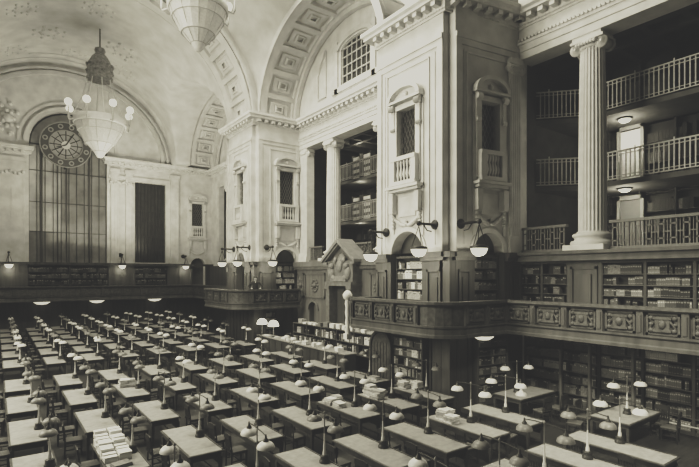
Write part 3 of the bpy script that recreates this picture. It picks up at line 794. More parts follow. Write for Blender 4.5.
# doorway and ceiling lights of the near bay's balconies
d_ = empty('door_1', (22.8, 9.75, 9.05), kind='structure')
m = MB(); m.box(-.05, .0, -.42, .42, 0, 2.55); m.build('door_leaf', mat('pale_door', .85, .6, .06, 3.), d_)
m = MB()
for (a, b, z0, z1) in ((-.56, -.43, 0, 2.75), (.43, .56, 0, 2.75), (-.56, .56, 2.6, 2.75)): m.box(-.12, .02, a, b, z0, z1)
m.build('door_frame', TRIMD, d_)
d_ = empty('door_2', (22.8, 9.75, 6.1), kind='structure')
m = MB(); m.box(-.05, .0, -.42, .42, 0, 2.4); m.build('door_leaf', mat('dim_door', .2, .6, .06, 3.), d_)
m = MB()
for (a, b, z0, z1) in ((-.56, -.43, 0, 2.6), (.43, .56, 0, 2.6), (-.56, .56, 2.42, 2.6)): m.box(-.12, .02, a, b, z0, z1)
m.build('door_frame', TRIMD, d_)
def ceiling_light(x, y, z, r, label, m=SOFT, cat='ceiling light'):
    e = empty('ceiling_light', (x, y, z)); tag(e, label, cat, 'shallow lights under the galleries')
    q = MB(); q.lathe([(r * 1.05, -.0), (r * 1.05, -.05), (r * .9, -.06)], (0, 0, 0), 16); q.build('rim', IRON, e)
    q = MB(); q.lathe([(.02, -.05 - r * .45), (r * .5, -.05 - r * .38), (r * .85, -.05 - r * .15), (r * .9, -.05)], (0, 0, 0), 16); q.build('lamp_glass', m, e)
ceiling_light(21.4, 9.4, 11.8, .28, 'small glowing ceiling light above the pale balcony door')
ceiling_light(21.4, 9.4, 8.85, .28, 'small glowing ceiling light above the lower balcony door')

# ------------------------------------------------------------------ galleries
def arc(cx, cy, r, a0, a1, n=6): return [(cx + r * cos(radians(a0 + (a1 - a0) * i / n)), cy + r * sin(radians(a0 + (a1 - a0) * i / n))) for i in range(n + 1)]
GX, GXB = 12.7, 16.25
G1 = [(GX, 16.9), (GX, 12.9)] + arc(GX + 1.1, 12.7, 1.1, 180, 270)[0:] + [(GXB, 11.6), (GXB, -2)]
G2 = [(-7, 48.7), (16.2, 48.7), (16.2, 35.6)] + [(13.9, 35.6)] + arc(13.7, 34.4, 1.2, 90, 180) + [(12.5, 30.6)] + arc(13.7, 30.6, 1.2, 180, 270)[1:] + [(17.3, 29.4)]
gal = MB()
def slab(poly, z0, z1):
    n = len(poly)
    gal.add([(x, y, z0) for x, y in poly] + [(x, y, z1) for x, y in poly], [tuple(range(n)), tuple(range(2 * n - 1, n - 1, -1))] + [(i, (i + 1) % n, (i + 1) % n + n, i + n) for i in range(n)])
slab(G1 + [(XW, -2), (XW, 12.2), (14.62, 12.75), (14.3, 13.1), (14.3, 16.9)], 2.96, 3.1)
slab(G2 + [(17.3, 30.55), (14.72, 30.55), (14.45, 31), (14.45, 35.2), (XF, 35.2), (XF, YE), (-7, YE)], 2.96, 3.1)
struct('floor_gallery', gal, WOODL)

def parapet(path, label, step=1.25, detail=True, loc=None):
    a0 = path[0]; e = empty('gallery_parapet', (a0[0], a0[1], 2.85)); tag(e, label, 'parapet', 'carved parapets of the gallery')
    P = [(x - a0[0], y - a0[1]) for x, y in path]; Z = -2.85
    m = MB(); sweep(m, P, [(-.2, 4.1 + Z), (-.2, 4.2 + Z), (.2, 4.2 + Z), (.2, 4.1 + Z), (.12, 4.04 + Z), (-.1, 4.04 + Z), (-.2, 4.1 + Z)]); m.build('hand_rail', CARVE, e)
    m = MB(); sweep(m, P, [(-.1, 3.32 + Z), (.15, 3.32 + Z), (.15, 3.26 + Z), (.09, 3.2 + Z), (.09, 3.02 + Z), (.14, 2.98 + Z), (.14, 2.88 + Z), (-.1, 2.85 + Z), (-.1, 3.32 + Z)]); m.build('fascia', WOODL, e)
    for a, b in zip(P, P[1:]):
        l = math.hypot(b[0] - a[0], b[1] - a[1])
        F = Fr(a[0], a[1], b[0] - a[0], b[1] - a[1])
        if l < .6:
            m = MB(); m.box(0, l, -.05, .02, .4, 1.2, F); m.build('panel', CARVE, e); continue
        k = max(1, round(l / step)); w = l / k
        for i in range(k + 1):
            m = MB(); u = i * w; m.box(u - .1, u + .1, -.1, .12, .44, 1.2, F); m.box(u - .05, u + .05, .12, .16, .55, 1.1, F); m.build('post', WOODL, e)
        for i in range(k):
            u = i * w; c = u + w / 2; m = MB()
            m.box(u + .1, u + w - .1, -.06, 0, .46, 1.2, F)
            h = w / 2 - .16
            for (x0, x1, z0, z1) in ((c - h, c + h, 1.1, 1.16), (c - h, c + h, .5, .56), (c - h, c - h + .06, .5, 1.16), (c + h - .06, c + h, .5, 1.16)): m.box(x0, x1, 0, .05, z0, z1, F)
            m.box(c - .2, c + .2, 0, .09, .62, 1.04, F); m.box(c - .25, c + .25, 0, .11, .98, 1.06, F); m.box(c - .25, c + .25, 0, .11, .6, .68, F)
            if detail:
                D = lambda x, y, z: F(x, y, z)
                for s in (-1, 1):
                    m.tube([F(c + s * (.27 + .07 * sin(t * 1.9)), .05, .6 + .47 * t / 3.2) for t in [q * .4 for q in range(9)]], .035, 5)
                    for zz in (.64, 1.02): m.hlathe([(.07, -.03), (.07, .05), (.03, .07)], (0, 0, 0), 'y', 8, lambda x, y, z, s=s, zz=zz: F(c + s * (h - .14) + x, .03 - y * -1, zz + z))
                    m.ball((0, 0, 0), .06, 6, lambda x, y, z, s=s: F(c + s * (h - .13) + x, .03 + y, .83 + z))
                m.ball((0, 0, 0), .11, 8, lambda x, y, z: F(c + x, .09 + y * .6, .83 + z), 1.3)
            m.build('panel', CARVE, e)
    return e
parapet(G1[0:2], 'carved gallery parapet along the sunlit side of the near pier')
parapet(G1[1:9], 'rounded corner of carved gallery parapet before the near pier', .8)
parapet(G1[8:10], 'carved gallery parapet below the shaded pier face')
parapet(G1[9:11], 'long carved gallery parapet above the small tables', 1.2)
parapet([(14.3, 16.9), (GX, 16.9)], 'short end of the carved gallery parapet beside the pale post', 1.4)
parapet(G2[0:2], 'far gallery parapet across the end of the hall', 1.6, False)
parapet(G2[1:3], 'far gallery parapet along the side of the end bay', 1.4, False)
parapet(G2[2:11], 'rounded gallery parapet on the far side of the middle pier', .9, False)
parapet(G2[10:12], 'carved gallery parapet on the hall side of the middle pier', 1.2)
parapet(G2[11:], 'carved gallery parapet in front of the standing man', 1.2)
# pale newel with a figure at the gallery end
e = empty('newel_post', (12.72, 17.36, 2.3)); tag(e, 'pale carved post with round head at the end of the near gallery', 'post')
m = MB(); m.box(-.14, .14, -.14, .14, .0, .25); m.lathe([(.10, .25), (.13, .4), (.08, .55), (.12, .75), (.08, .95), (.12, 1.2), (.09, 1.4), (.13, 1.6), (.1, 1.75)], (0, 0, 0), 12); m.build('shaft', SHAFT, e)
m = MB(); m.lathe([(.1, 1.75), (.2, 1.85), (.22, 2.0), (.12, 2.15), (.02, 2.2)], (0, 0, 0), 12); m.build('head', SHAFT, e)
# supports under the gallery of the near bay
for i, (x, y, lab) in enumerate(((17.55, 10.05, 'slim dark post beside the farther small table'), (17.6, 8.95, 'thicker dark post between the two small tables'), (17.6, 7.45, 'dark post behind the lamp of the nearer small table'))):
    e = empty('post', (x, y, 0)); tag(e, lab, 'post', 'posts under the near gallery')
    m = MB(); m.lathe([(.12, 0), (.12, .15), (.07, .2), (.06, 2.05), (.085, 2.1), (.06, 2.16)] if i < 1 else [(.12, 0), (.12, .15), (.075, .2), (.065, 2.7), (.1, 2.8), (.12, 2.95)], (0, 0, 0), 10); m.build('shaft', WOODL, e)
    m = MB(); m.ball((0, 0, 2.22 if i < 1 else 2.6), .09, 8); m.build('knob', WOODL, e)
# rail at the foot of the shelves
m = MB(); m.tube([(17.5, 6.6, .42), (17.5, 2.5, .42)], .03, 6)
for y in (6.55, 4.5, 2.6): m.tube([(17.5, y, 0), (17.5, y, .42)], .025, 6)
tag(m.build('foot_rail', RAILI), 'low metal foot rail before the shelves at the picture edge', 'rail')
for i, (x, y) in enumerate(((3.3, 49.6), (7.6, 49.6), (12.7, 49.6))):
    ceiling_light(x, y, 2.96, .75, ('bright light under the far gallery below the clock', 'bright light under the far gallery, second from the clock', 'bright light under the far gallery, farthest from the clock')[i])
ceiling_light(15.2, 11.85, 2.9, .45, 'pale light under the gallery below the shaded niche')

# ------------------------------------------------------------------ portal of the middle bay
wp = MB()
for (y0, y1) in ((17.1, 23.0), (25.4, 30.55)):
    wall_open(wp, F_W, 60 - y1, 60 - y0, 0, 5.9, [(60 - 28.3, .55, 0, 2.75, .55)] if y0 > 20 else [], .4, .2)
wp.box(60 - 25.4, 60 - 23, -.2, .2, 4.45, 5.9, F_W)
wp.box(60 - 30.55, 60 - 17.1, .2, .42, 5.55, 5.75, F_W); wp.box(60 - 30.55, 60 - 17.1, .0, .55, 5.75, 6.1, F_W)
for (y0, y1) in ((26.8, 29.4), (29.55, 30.4), (18.4, 20.2), (20.5, 22.0)):
    for (a, b, z0, z1) in ((y0, y1, 5.2, 5.3), (y0, y1, 3.6, 3.7), (y0, y0 + .1, 3.6, 5.3), (y1 - .1, y1, 3.6, 5.3)): wp.box(60 - b, 60 - a, .2, .28, z0, z1, F_W)
    for k in range(12):
        a = 2 * pi * k / 12; wp.ball(F_W(60 - (y0 + y1) / 2 + .35 * cos(a), .22, 4.45 + .4 * sin(a)), .1, 6)
    wp.ball(F_W(60 - (y0 + y1) / 2, .22, 4.45), .2, 8)
archivolt(wp, F_W, 60 - 28.3, 2.75, .55, .55, .16, .2, .3); wp.box(60 - 28.8, 60 - 27.8, -.2, -.15, 0, 3.4, F_W)
struct('wall_right_middle', wp, mat('portal_wood', .14, .55, .25, 3., .1, 20, (1, 1, .15)))
PW = mat('portal_carving', .16, .6, .25, 4.)
e = empty('door_3', (17.0, 24.2, 0), kind='structure'); O = (17.0, 24.2, 0)
FP = Fr(0, 0, 0, -1)
m = MB()
for s in (-1, 1): m.box(s * 1.15 - .18, s * 1.15 + .18, -1.1, 0, 0, 4.5, FP); m.box(s * 1.15 - .24, s * 1.15 + .24, -.2, .08, 4.3, 4.5, FP)
m.box(-1.4, 1.4, -1.1, .06, 4.5, 4.75, FP); m.build('door_frame', PW, e)
m = MB()
for s in (-1, 1):
    m.box(s * .5 - .48, s * .5 + .48, -.7, -.62, 0, 4.5, FP)
    for z in (.4, 1.8, 3.2): m.box(s * .5 - .36, s * .5 + .36, -.62, -.58, z, z + 1.1, FP)
m.build('door_leaf', WOODL, e)
m = MB(); m.prism([(-1.5, 6.05), (1.5, 6.05), (0, 7.15)], -.9, -.35, FP); m.box(-1.35, 1.35, -.9, -.12, 4.75, 6.05, FP); m.build('tympanum', PW, e)
m = MB()
for s in (-1, 1):
    m.prism([(s * 1.75, 5.95), (s * 1.75, 6.13), (0, 7.42), (0, 7.18)], -1.1, .12, FP); m.prism([(s * 1.65, 5.9), (s * 1.65, 5.97), (0, 7.2), (0, 7.06)], -.9, .0, FP)
    m.box(s * 1.45 - .2, s * 1.45 + .2, -.9, .02, 5.85, 5.98, FP)
m.build('gable', mat('gable_stone', .24, .6, .15, 3.), e)
m = MB()   # relief figures and shield
m.ball((0, 0, 0), .5, 12, lambda x, y, z: FP(x, -.3 + y * .4, 5.85 + z), 1.35); m.ball((0, 0, 0), .3, 10, lambda x, y, z: FP(x, -.1 + y * .4, 5.75 + z), 1.3)
for s in (-1, 1):
    m.ball((0, 0, 0), .2, 8, lambda x, y, z, s=s: FP(s * .78 + x, -.05 + y, 5.72 + z)); m.ball((0, 0, 0), .3, 8, lambda x, y, z, s=s: FP(s * .85 + x, -.1 + y * .6, 5.28 + z), 1.4)
    m.ball((0, 0, 0), .18, 8, lambda x, y, z, s=s: FP(s * .62 + x, -.05 + y * .6, 4.98 + z), 1.2)
    m.ball((0, 0, 0), .16, 8, lambda x, y, z, s=s: FP(s * .45 + x, -.1 + y * .6, 6.1 + z), 1.2)
m.box(-.8, .8, -.15, .02, 4.78, 5.1, FP)
m.build('relief', mat('relief_stone', .24, .6, .2, 5.), e)
# round-topped cupboard door below the gallery on the near pier
e = empty('door_4', (13.75, 16.3, 0), kind='structure')
m = MB(); F = Fr(0, 0, 0, -1)
m.prism([(-.62, 0), (.62, 0), (.62, 2.0)] + [(.62 * cos(pi * i / 10), 2.0 + .62 * sin(pi * i / 10)) for i in range(1, 10)] + [(-.62, 2.0)], -.5, 0, F); m.build('door_leaf', CARVE, e)
m = MB(); archivolt(m, F, 0, 2.0, .62, .62, .12, -.3, .06)
for s in (-1, 1): m.box(s * .68 - .06, s * .68 + .06, -.3, .06, 0, 2.0, F)
for k in range(-2, 3): m.box(k * .2 - .01, k * .2 + .01, 0, .02, .1, 2.2, F)
m.build('door_frame', WOOD, e)

# ------------------------------------------------------------------ clock
e = empty('clock', (5.15, 50.0, 16.85)); tag(e, 'large round clock with spoked pale dial in the far arched window', 'clock')
Fc = lambda x, y, z: (x, -y, z)
m = MB(); archivolt(m, Fc, 0, 0, 1.32, 1.32, .68, 0, .18, 48, 0, 2 * pi); m.build('rim', mat('clock_rim', .075, .5), e)
m = MB()
for k in range(12):
    a = 2 * pi * k / 12 + .26; archivolt(m, Fc, 1.66 * cos(a), 1.66 * sin(a), .12, .12, .1, .17, .22, 12, 0, 2 * pi)
archivolt(m, Fc, 0, 0, 1.96, 1.96, .08, .1, .22, 48, 0, 2 * pi); archivolt(m, Fc, 0, 0, 1.28, 1.28, .06, .1, .22, 48, 0, 2 * pi)
m.build('hour_ring', mat('clock_ring', .26, .5), e)
m = MB(); m.prism([(1.3 * cos(2 * pi * k / 40), 1.3 * sin(2 * pi * k / 40)) for k in range(40)], 0, .05, Fc); m.build('dial', mat('clock_dial', .30, .6), e)
m = MB()
for k in range(12):
    a = 2 * pi * k / 12; m.tube([Fc(.36 * cos(a), .07, .36 * sin(a)), Fc(1.28 * cos(a), .07, 1.28 * sin(a))], .035, 4)
archivolt(m, Fc, 0, 0, .9, .9, .05, .05, .09, 32, 0, 2 * pi)
m.build('spoke', IRON, e)
m = MB(); m.prism([(.36 * cos(2 * pi * k / 16), .36 * sin(2 * pi * k / 16)) for k in range(16)], .05, .12, Fc); m.build('hub', mat('clock_hub', .55, .5), e)
m = MB()
for a, l in ((radians(60), 1.15), (radians(200), .8)): m.tube([Fc(0, .14, 0), Fc(l * cos(a), .14, l * sin(a))], [.05, .02], 4)
m.build('hand', IRON, e)
m = MB(); m.box(-.06, .06, .15, .45, -.1, .1); m.box(-.05, .05, .2, .9, -2.0, 2.0); m.build('bracket', IRON, e)

# ------------------------------------------------------------------ chandeliers
def chandelier(x, y, zt, s, ztop, label, globes=8):
    e = empty('chandelier', (x, y, zt)); tag(e, label, 'chandelier')
    S = lambda *p: [(r * s, z * s) for r, z in p]
    m = MB(); m.lathe(S((.02, 0), (.2, .03), (.34, .27), (.45, .45)), (0, 0, 0), 12); m.build('finial', CRYST, e)
    m = MB()
    m.lathe(S((.45, .45), (.95, 1.05), (1.05, 1.07), (1.5, 1.95), (1.58, 1.98), (1.72, 2.5)), (0, 0, 0), 20, None, False); m.build('glass_bowl', CRYST, e)
    m = MB()
    for r, z in ((.46, .45), (1.02, 1.05), (1.56, 1.97), (1.74, 2.5)):
        m.tube([(r * s * cos(2 * pi * k / 24), r * s * sin(2 * pi * k / 24), z * s) for k in range(24)], .025 * s, 4, None, True)
    for k in range(10):
        a = 2 * pi * k / 10; m.tube([(r * s * 1.01 * cos(a), r * s * 1.01 * sin(a), z * s) for r, z in ((.45, .45), (1.0, 1.05), (1.55, 1.95), (1.74, 2.5))], .016 * s, 4)
    m.build('wire_frame', TRIMD, e)
    m = MB(); m.lathe(S((1.78, 2.5), (1.85, 2.55), (1.85, 3.0), (1.78, 3.05), (1.74, 3.05), (1.74, 2.5)), (0, 0, 0), 28); m.build('ring', SHAFT, e)
    for k in range(globes):
        a = 2 * pi * (k + .3) / globes
        m = MB(); m.tube([(1.85 * s * cos(a), 1.85 * s * sin(a), 2.6 * s), (2.2 * s * cos(a), 2.2 * s * sin(a), 2.45 * s), (2.25 * s * cos(a), 2.25 * s * sin(a), 2.65 * s), (2.25 * s * cos(a), 2.25 * s * sin(a), 3.5 * s)], [.05 * s, .05 * s, .06 * s, .045 * s], 6)
        ar = m.build('arm', RAILI, e)
        m = MB(); m.ball((2.25 * s * cos(a), 2.25 * s * sin(a), 3.75 * s), .27 * s, 10); m.build('globe', OPAL, ar)
    for k in range(8):
        a = 2 * pi * k / 8
        m = MB(); m.tube([(1.8 * s * cos(a), 1.8 * s * sin(a), 3.0 * s), (1.15 * s * cos(a), 1.15 * s * sin(a), 4.7 * s), (.8 * s * cos(a), .8 * s * sin(a), 6.2 * s)], .035 * s, 4); m.build('cable', SHAFT, e)
    m = MB(); m.lathe(S((.92, 6.0), (.95, 6.15), (.85, 6.3), (.9, 6.8), (.8, 7.3), (.55, 7.8), (.3, 8.05), (.4, 8.25), (.35, 8.45), (.1, 8.5)), (0, 0, 0), 20)
    for k in range(12):
        a = 2 * pi * k / 12
        for z in (6.6, 7.1): m.ball((.88 * s * cos(a), .88 * s * sin(a), z * s), .13 * s, 6)
    m.build('crown', mat('crown_metal', .26, .4, .4, 5.), e)
    m = MB(); m.tube([(0, 0, 8.4 * s), (0, 0, ztop - zt)], .05 * s, 6); m.build('rod', IRON, e)
chandelier(6.55, 41.4, 14.25, 1.0, 24.35, 'large crowned chandelier hanging before the far clock window')
chandelier(8.8, 25.6, 17.2, .86, 33.3, 'chandelier glass bowl hanging high, cut off by the top edge')

# ------------------------------------------------------------------ wall bracket lamps
def bracket_lamp(F, u, label, z=7.15, out=.95):
    o = F(u, 0, z); e = empty('wall_lamp', o); tag(e, label, 'wall lamp', 'bowl lamps on wall brackets')
    G = lambda x, d, zz: tuple(a - b for a, b in zip(F(u + x, d, z + zz), o))
    m = MB(); m.tube([G(0, 0, 0), G(0, .08, 0)], [.2, .2], 12); m.tube([G(0, .08, 0), G(0, .2, 0)], [.14, .05], 10); m.build('wall_plate', IRON, e)
    m = MB(); m.tube([G(0, .1, 0), G(0, out + .1, 0)], [.06, .045], 8); m.ball(G(0, out, .0), .1, 8)
    m.tube([G(0, .25, -.28), G(0, .5, -.25), G(0, .7, -.03)], .025, 5); m.build('arm', IRON, e)
    m = MB()
    for k in range(3):
        a = 2 * pi * k / 3 + .4; m.tube([G(0, out, -.1), G(.3 * cos(a), out + .3 * sin(a), -.98)], .02, 4)
    m.build('chain', IRON, e)
    c = G(0, out, -1.0)
    m = MB(); m.lathe([(.325, -.02), (.34, 0), (.34, .06), (.26, .09), (.18, .12)], c, 20); m.build('lamp_rim', BASEM, e)
    m = MB(); m.lathe([(.02, -.31), (.13, -.295), (.23, -.235), (.285, -.14), (.32, -.02)], c, 20); m.build('lamp_bowl', OPAL, e)
bracket_lamp(F_P1L, .6, 'hanging bowl lamp on the near pier beside the portal gable', 7.1)
bracket_lamp(F_P1L, 3.6, 'hanging bowl lamp on the near pier, just before its bright corner', 7.2)
bracket_lamp(F_P1R, .22, 'hanging bowl lamp on the shaded face of the near pier', 7.2, 1.1)
bracket_lamp(F_P2R, .6, 'hanging bowl lamp over the standing man on the middle pier', 7.1)
bracket_lamp(F_P2L, 3.9, 'hanging bowl lamp nearest the corner of the middle pier', 7.1)
bracket_lamp(F_P2L, 1.1, 'hanging bowl lamp on the far half of the middle pier', 7.1)
bracket_lamp(F_END, 15.75, 'hanging bowl lamp on the end wall beside the arched door', 7.1)
bracket_lamp(F_END, 9.75, 'hanging bowl lamp on the end wall between the two windows', 7.1)
bracket_lamp(F_END, .95, 'hanging bowl lamp on the end wall at the picture edge', 7.1)

# ------------------------------------------------------------------ reading desks, chairs, lamps
H_ = 4.4
DW, DL = .205 * H_, .571 * H_
def desk_proto(w, l, name='reading_desk', full=True):
    e = empty(name)
    t = MB(); t.bbox(-w / 2, w / 2, -l / 2, l / 2, .735, .772, .008)
    if not full:
        t.cur = 1; t.box(-w / 2 + .05, w / 2 - .05, -l / 2 + .05, l / 2 - .05, .772, .778); t.cur = 0
        t.box(-w / 2 + .06, w / 2 - .06, -l / 2 + .06, l / 2 - .06, .60, .735)
        for sx in (-1, 1):
            for sy in (-1, 1): t.taper(sx * (w / 2 - .08), sy * (l / 2 - .09), 0, .62, .03, .04)
        o = t.build(name, [DESKW, LEATHER]); bpy.data.objects.remove(e); return o
    t.build('desk_top', DESKW, e)
    t = MB(); t.box(-w / 2 + .05, w / 2 - .05, -l / 2 + .05, l / 2 - .05, .772, .778); t.build('writing_surface', LEATHER, e)
    t = MB(); t.box(-w / 2 + .06, w / 2 - .06, -l / 2 + .06, l / 2 - .06, .60, .735); t.build('apron', DESKW, e)
    t = MB(); t.box(w / 2 - .05, w / 2 - .015, -l / 2 + .05, l / 2 - .05, .775, .80); t.build('ledge', DESKW, e)
    for sx in (-1, 1):
        for sy in (-1, 1):
            t = MB(); x, y = sx * (w / 2 - .08), sy * (l / 2 - .09)
            t.box(x - .042, x + .042, y - .042, y + .042, .44, .62); t.taper(x, y, .08, .44, .024, .04); t.box(x - .034, x + .034, y - .034, y + .034, 0, .08); t.build('leg', DESKW, e)
    t = MB(); t.box(w / 2 - .1, w / 2 - .06, -l / 2 + .1, l / 2 - .1, .12, .17); t.box(w / 2 - .1, w / 2 - .07, -l / 2 + .1, l / 2 - .1, .4, .6); t.build('stretcher', DESKW, e)
    return e
def chair_proto(full=True, name='reading_chair'):
    """faces +x"""
    parts = []
    s = MB(); s.bbox(-.22, .22, -.22, .22, .43, .47, .012); s.box(-.2, .2, -.2, .2, .39, .43); parts.append(('seat', s, CANE))
    b = MB(); b.prism([(-.2, .80), (.2, .80), (.2, .92), (.12, .95), (-.12, .95), (-.2, .92)], .0, .035, lambda u, d, z: (-.27 + d - (z - .47) * .06, u, z))
    for y in (-.13, -.065, 0, .065, .13): b.box(-.265, -.25, y - .022, y + .022, .50, .82)
    b.box(-.27, -.235, -.2, .2, .50, .55)
    parts.append(('backrest', b, CHAIRW))
    for sy in (-1, 1):
        l = MB(); l.tube([(-.23, sy * .2, 0), (-.215, sy * .2, .45), (-.27, sy * .2, .93)], [.018, .022, .017], 4); parts.append(('leg', l, CHAIRW))
        l = MB(); l.taper(.19, sy * .19, 0, .43, .016, .022); parts.append(('leg', l, CHAIRW))
    st = MB()
    for sy in (-1, 1): st.box(-.22, .19, sy * .195 - .01, sy * .195 + .01, .2, .225)
    st.box(-.01, .01, -.19, .19, .2, .225); parts.append(('stretcher', st, CHAIRW))
    if full:
        e = empty(name)
        for n, m_, mt in parts: m_.build(n, mt, e)
        return e
    a = MB()
    for n, m_, mt in parts:
        a.cur = 1 if n == 'seat' else 0
        a.add(m_.v, m_.f)
    return a.build(name, [CHAIRW, CANE])
def lamp_proto(full=True, dark=False, name='desk_lamp', low=False):
    """two shades on a cross arm along y; stands at z = 0"""
    T = 1.14 if not low else .9; sh = ENAMD if dark else ENAM
    ps = []
    b = MB(); b.lathe([(.125, 0), (.125, .05), (.105, .07), (.095, .14), (.105, .16), (.05, .18)], (0, 0, 0), 12); ps.append(('base', b, BASEM, None))
    c = MB(); c.lathe([(.048, .18), (.044, .25), (.028, .31), (.032, .36), (.021, .46), (.015, .7)], (0, 0, 0), 10); ps.append(('stem', c, ENAM, None))  # metal stem: its reflected light is put into the white colour
    p = MB(); p.lathe([(.017, .68), (.014, T), (.03, T + .02), (.02, T + .05), (.004, T + .07)], (0, 0, 0), 8); ps.append(('pole', p, POLE, None))
    a = MB(); a.tube([(0, -.5, T - .02), (0, -.25, T), (0, .25, T), (0, .5, T - .02)], .013, 5); ps.append(('arm', a, BASEM, None))
    for s in (-1, 1):
        z = T - .02
        q = MB(); q.lathe([(.19, -.25), (.188, -.23), (.170, -.185), (.125, -.14), (.06, -.115)], (0, s * .5, z), 16); ps.append(('lamp_shade', q, sh, None))
        k = MB(); k.lathe([(.065, -.125), (.055, -.08), (.028, -.05), (.02, .0), (.012, .03)], (0, s * .5, z), 8); ps.append(('cap', k, BASEM, len(ps) - 1))
    if full:
        e = empty(name); made = []
        for n, m_, mt, par in ps: made.append(m_.build(n, mt, made[par] if par is not None else e))
        return e
    u = MB(); mats = [BASEM, ENAM, POLE, sh]
    for n, m_, mt, par in ps:
        u.cur = mats.index(mt)
        o = len(u.v); u.v += m_.v
        for f, s_ in zip(m_.f, m_.sm): u.f.append(tuple(i + o for i in f)); u.sm.append(s_); u.mi.append(u.cur)
    return u.build(name, mats)
D_full, D_far = desk_proto(DW, DL), desk_proto(DW, DL, full=False)
C_full, C_far = chair_proto(), chair_proto(False)
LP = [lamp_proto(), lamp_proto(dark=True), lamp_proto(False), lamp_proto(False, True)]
PROT = [D_full, D_far, C_full, C_far] + LP
DESK = {}
lamps_n = 0
for k in range(0, 8):
    for j in range(0, 12):
        xr = (.2692 + .3949 * k) * H_; x = xr - DW / 2
        y0 = (1.041 + .7979 * j + (.505 if j >= 6 else 0)) * H_; y = y0 + DL / 2
        pts = [proj(x + sx * (DW / 2 + .4), y + sy * DL / 2, z) for sx in (-1, 1) for sy in (-1, 1) for z in (.78, 1.7)]
        if not any(-6 < p[0] < 705 and 0 < p[1] < 474 for p in pts) or depth(x, y) < 4: continue
        dist = depth(x, y)
        cell = 'in the %s row from the front, %s column from the left' % (ORD[j], ORD[k])
        cs = 'in row %s, column %s of the hall' % (ORD[j], ORD[k])
        o = dup(D_full if dist < 30 else D_far, (x, y, 0), 0); tag(o, 'pale-topped reading desk ' + cell, 'desk', 'reading desks in rows')
        DESK[(k, j)] = (x, y)
        for s, nm in ((-1, 'nearer'), (1, 'farther')):
            if R() < .06: continue
            o = dup(C_full if dist < 23 else C_far, (x - DW / 2 - U(.12, .26), y + s * .62 + U(-.1, .1), 0), U(-.16, .16))
            tag(o, 'dark wooden chair at the %s seat of the %s desk of %s column' % (nm, ORD[j], ORD[k]), 'chair', 'dark chairs at the reading desks')
        dk = R() < .42
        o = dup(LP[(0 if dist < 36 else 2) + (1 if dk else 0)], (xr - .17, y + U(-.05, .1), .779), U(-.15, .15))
        tag(o, 'twin-shade reading lamp on the desk %s' % ('in the %s row from the front, %s column' % (ORD[j], ORD[k])), 'lamp', 'reading lamps on the desks')
# small side tables near the shelves, across the other way
T2 = desk_proto(2.25, 1.25, 'library_table')
T2.location = (16.1, 7.05, 0); tag(T2, 'broad table nearest the shelves at the picture edge', 'table')
o = dup(T2, (16.0, 10.6, 0)); tag(o, 'broad table in the corner below the shaded pier', 'table')
for (x, y, rz, l) in ((16.1, 7.0, .05, 'twin-shade lamp on the broad table nearest the shelves'), (15.75, 10.75, .1, 'twin-shade lamp on the broad table in the corner')):
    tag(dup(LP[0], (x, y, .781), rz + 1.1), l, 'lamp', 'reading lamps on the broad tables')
for (x, y, rz, l) in ((16.9, 6.1, pi / 2 + .2, 'open-backed chair near the shelves at the end of the nearer broad table'), (17.2, 6.5, pi + .1, 'open-backed chair closest to the foot rail'),
                      (15.0, 8.1, -pi / 2 + .3, 'open-backed chair between the two broad tables'), (15.9, 8.2, -pi / 2, 'open-backed chair behind the lamp of the nearer broad table'),
                      (16.2, 9.4, pi / 2, 'open-backed chair tucked under the corner table'), (15.4, 9.5, pi / 2 - .2, 'open-backed chair at the near edge of the corner table')):
    tag(dup(C_full, (x, y, 0), rz), l, 'chair', 'open-backed chairs at the broad tables')
for i, (x, y, l) in enumerate(((16.75, 6.85, 'dark spare lamp shade lying on the nearer broad table'), (15.5, 10.4, 'pale lamp shade lying on the corner table'))):
    q = MB(); q.lathe([(.21, .0), (.2, .04), (.16, .1), (.07, .14), (.04, .2), (.02, .22)], (0, 0, 0), 16)
    tag(q.build('lamp_shade_spare', ENAMD if i == 0 else ENAM, None, (x, y, .778)), l, 'lamp shade')
for o in PROT:
    for c in list(o.children):
        for g in list(c.children): bpy.data.objects.remove(g)
        bpy.data.objects.remove(c)
    bpy.data.objects.remove(o)

# ------------------------------------------------------------------ books and papers on the desks
def on_desk(k, j, dx, dy): x, y = DESK[(k, j)]; return x + dx, y + dy
x, y = on_desk(1, 2, .0, 0)
for c in range(2):
    for i in range(9):
        p, q = x - .29 + c * .32, y - .42 + i * .165
        bundle((p + U(-.01, .01), q, .779), .28, .15, U(.12, .2) + .03 * i, U(-.06, .06), 'white paper bundle, %s of the %s file on the stacked front desk' % (ORD[i], ('nearer', 'farther')[c]), 'white bundles filling the front desk')
q = MB(); q.box(-.2, .2, -.15, .15, 0, .05); q.box(-.19, .19, -.14, .14, .05, .075)
tag(q.build('folio', BOOKM[3], None, (x - .12, y - .82, .778), .2), 'large closed folio before the white bundles on the front desk', 'book')
q = MB(); q.box(-.18, .18, -.14, .14, 0, .2); q.box(-.19, .19, -.15, .15, .2, .23)
tag(q.build('card_box', BOOKM[0], None, (x - .15, y + 1.1, .778), .1), 'dark lidded box behind the white bundles on the front desk', 'box')
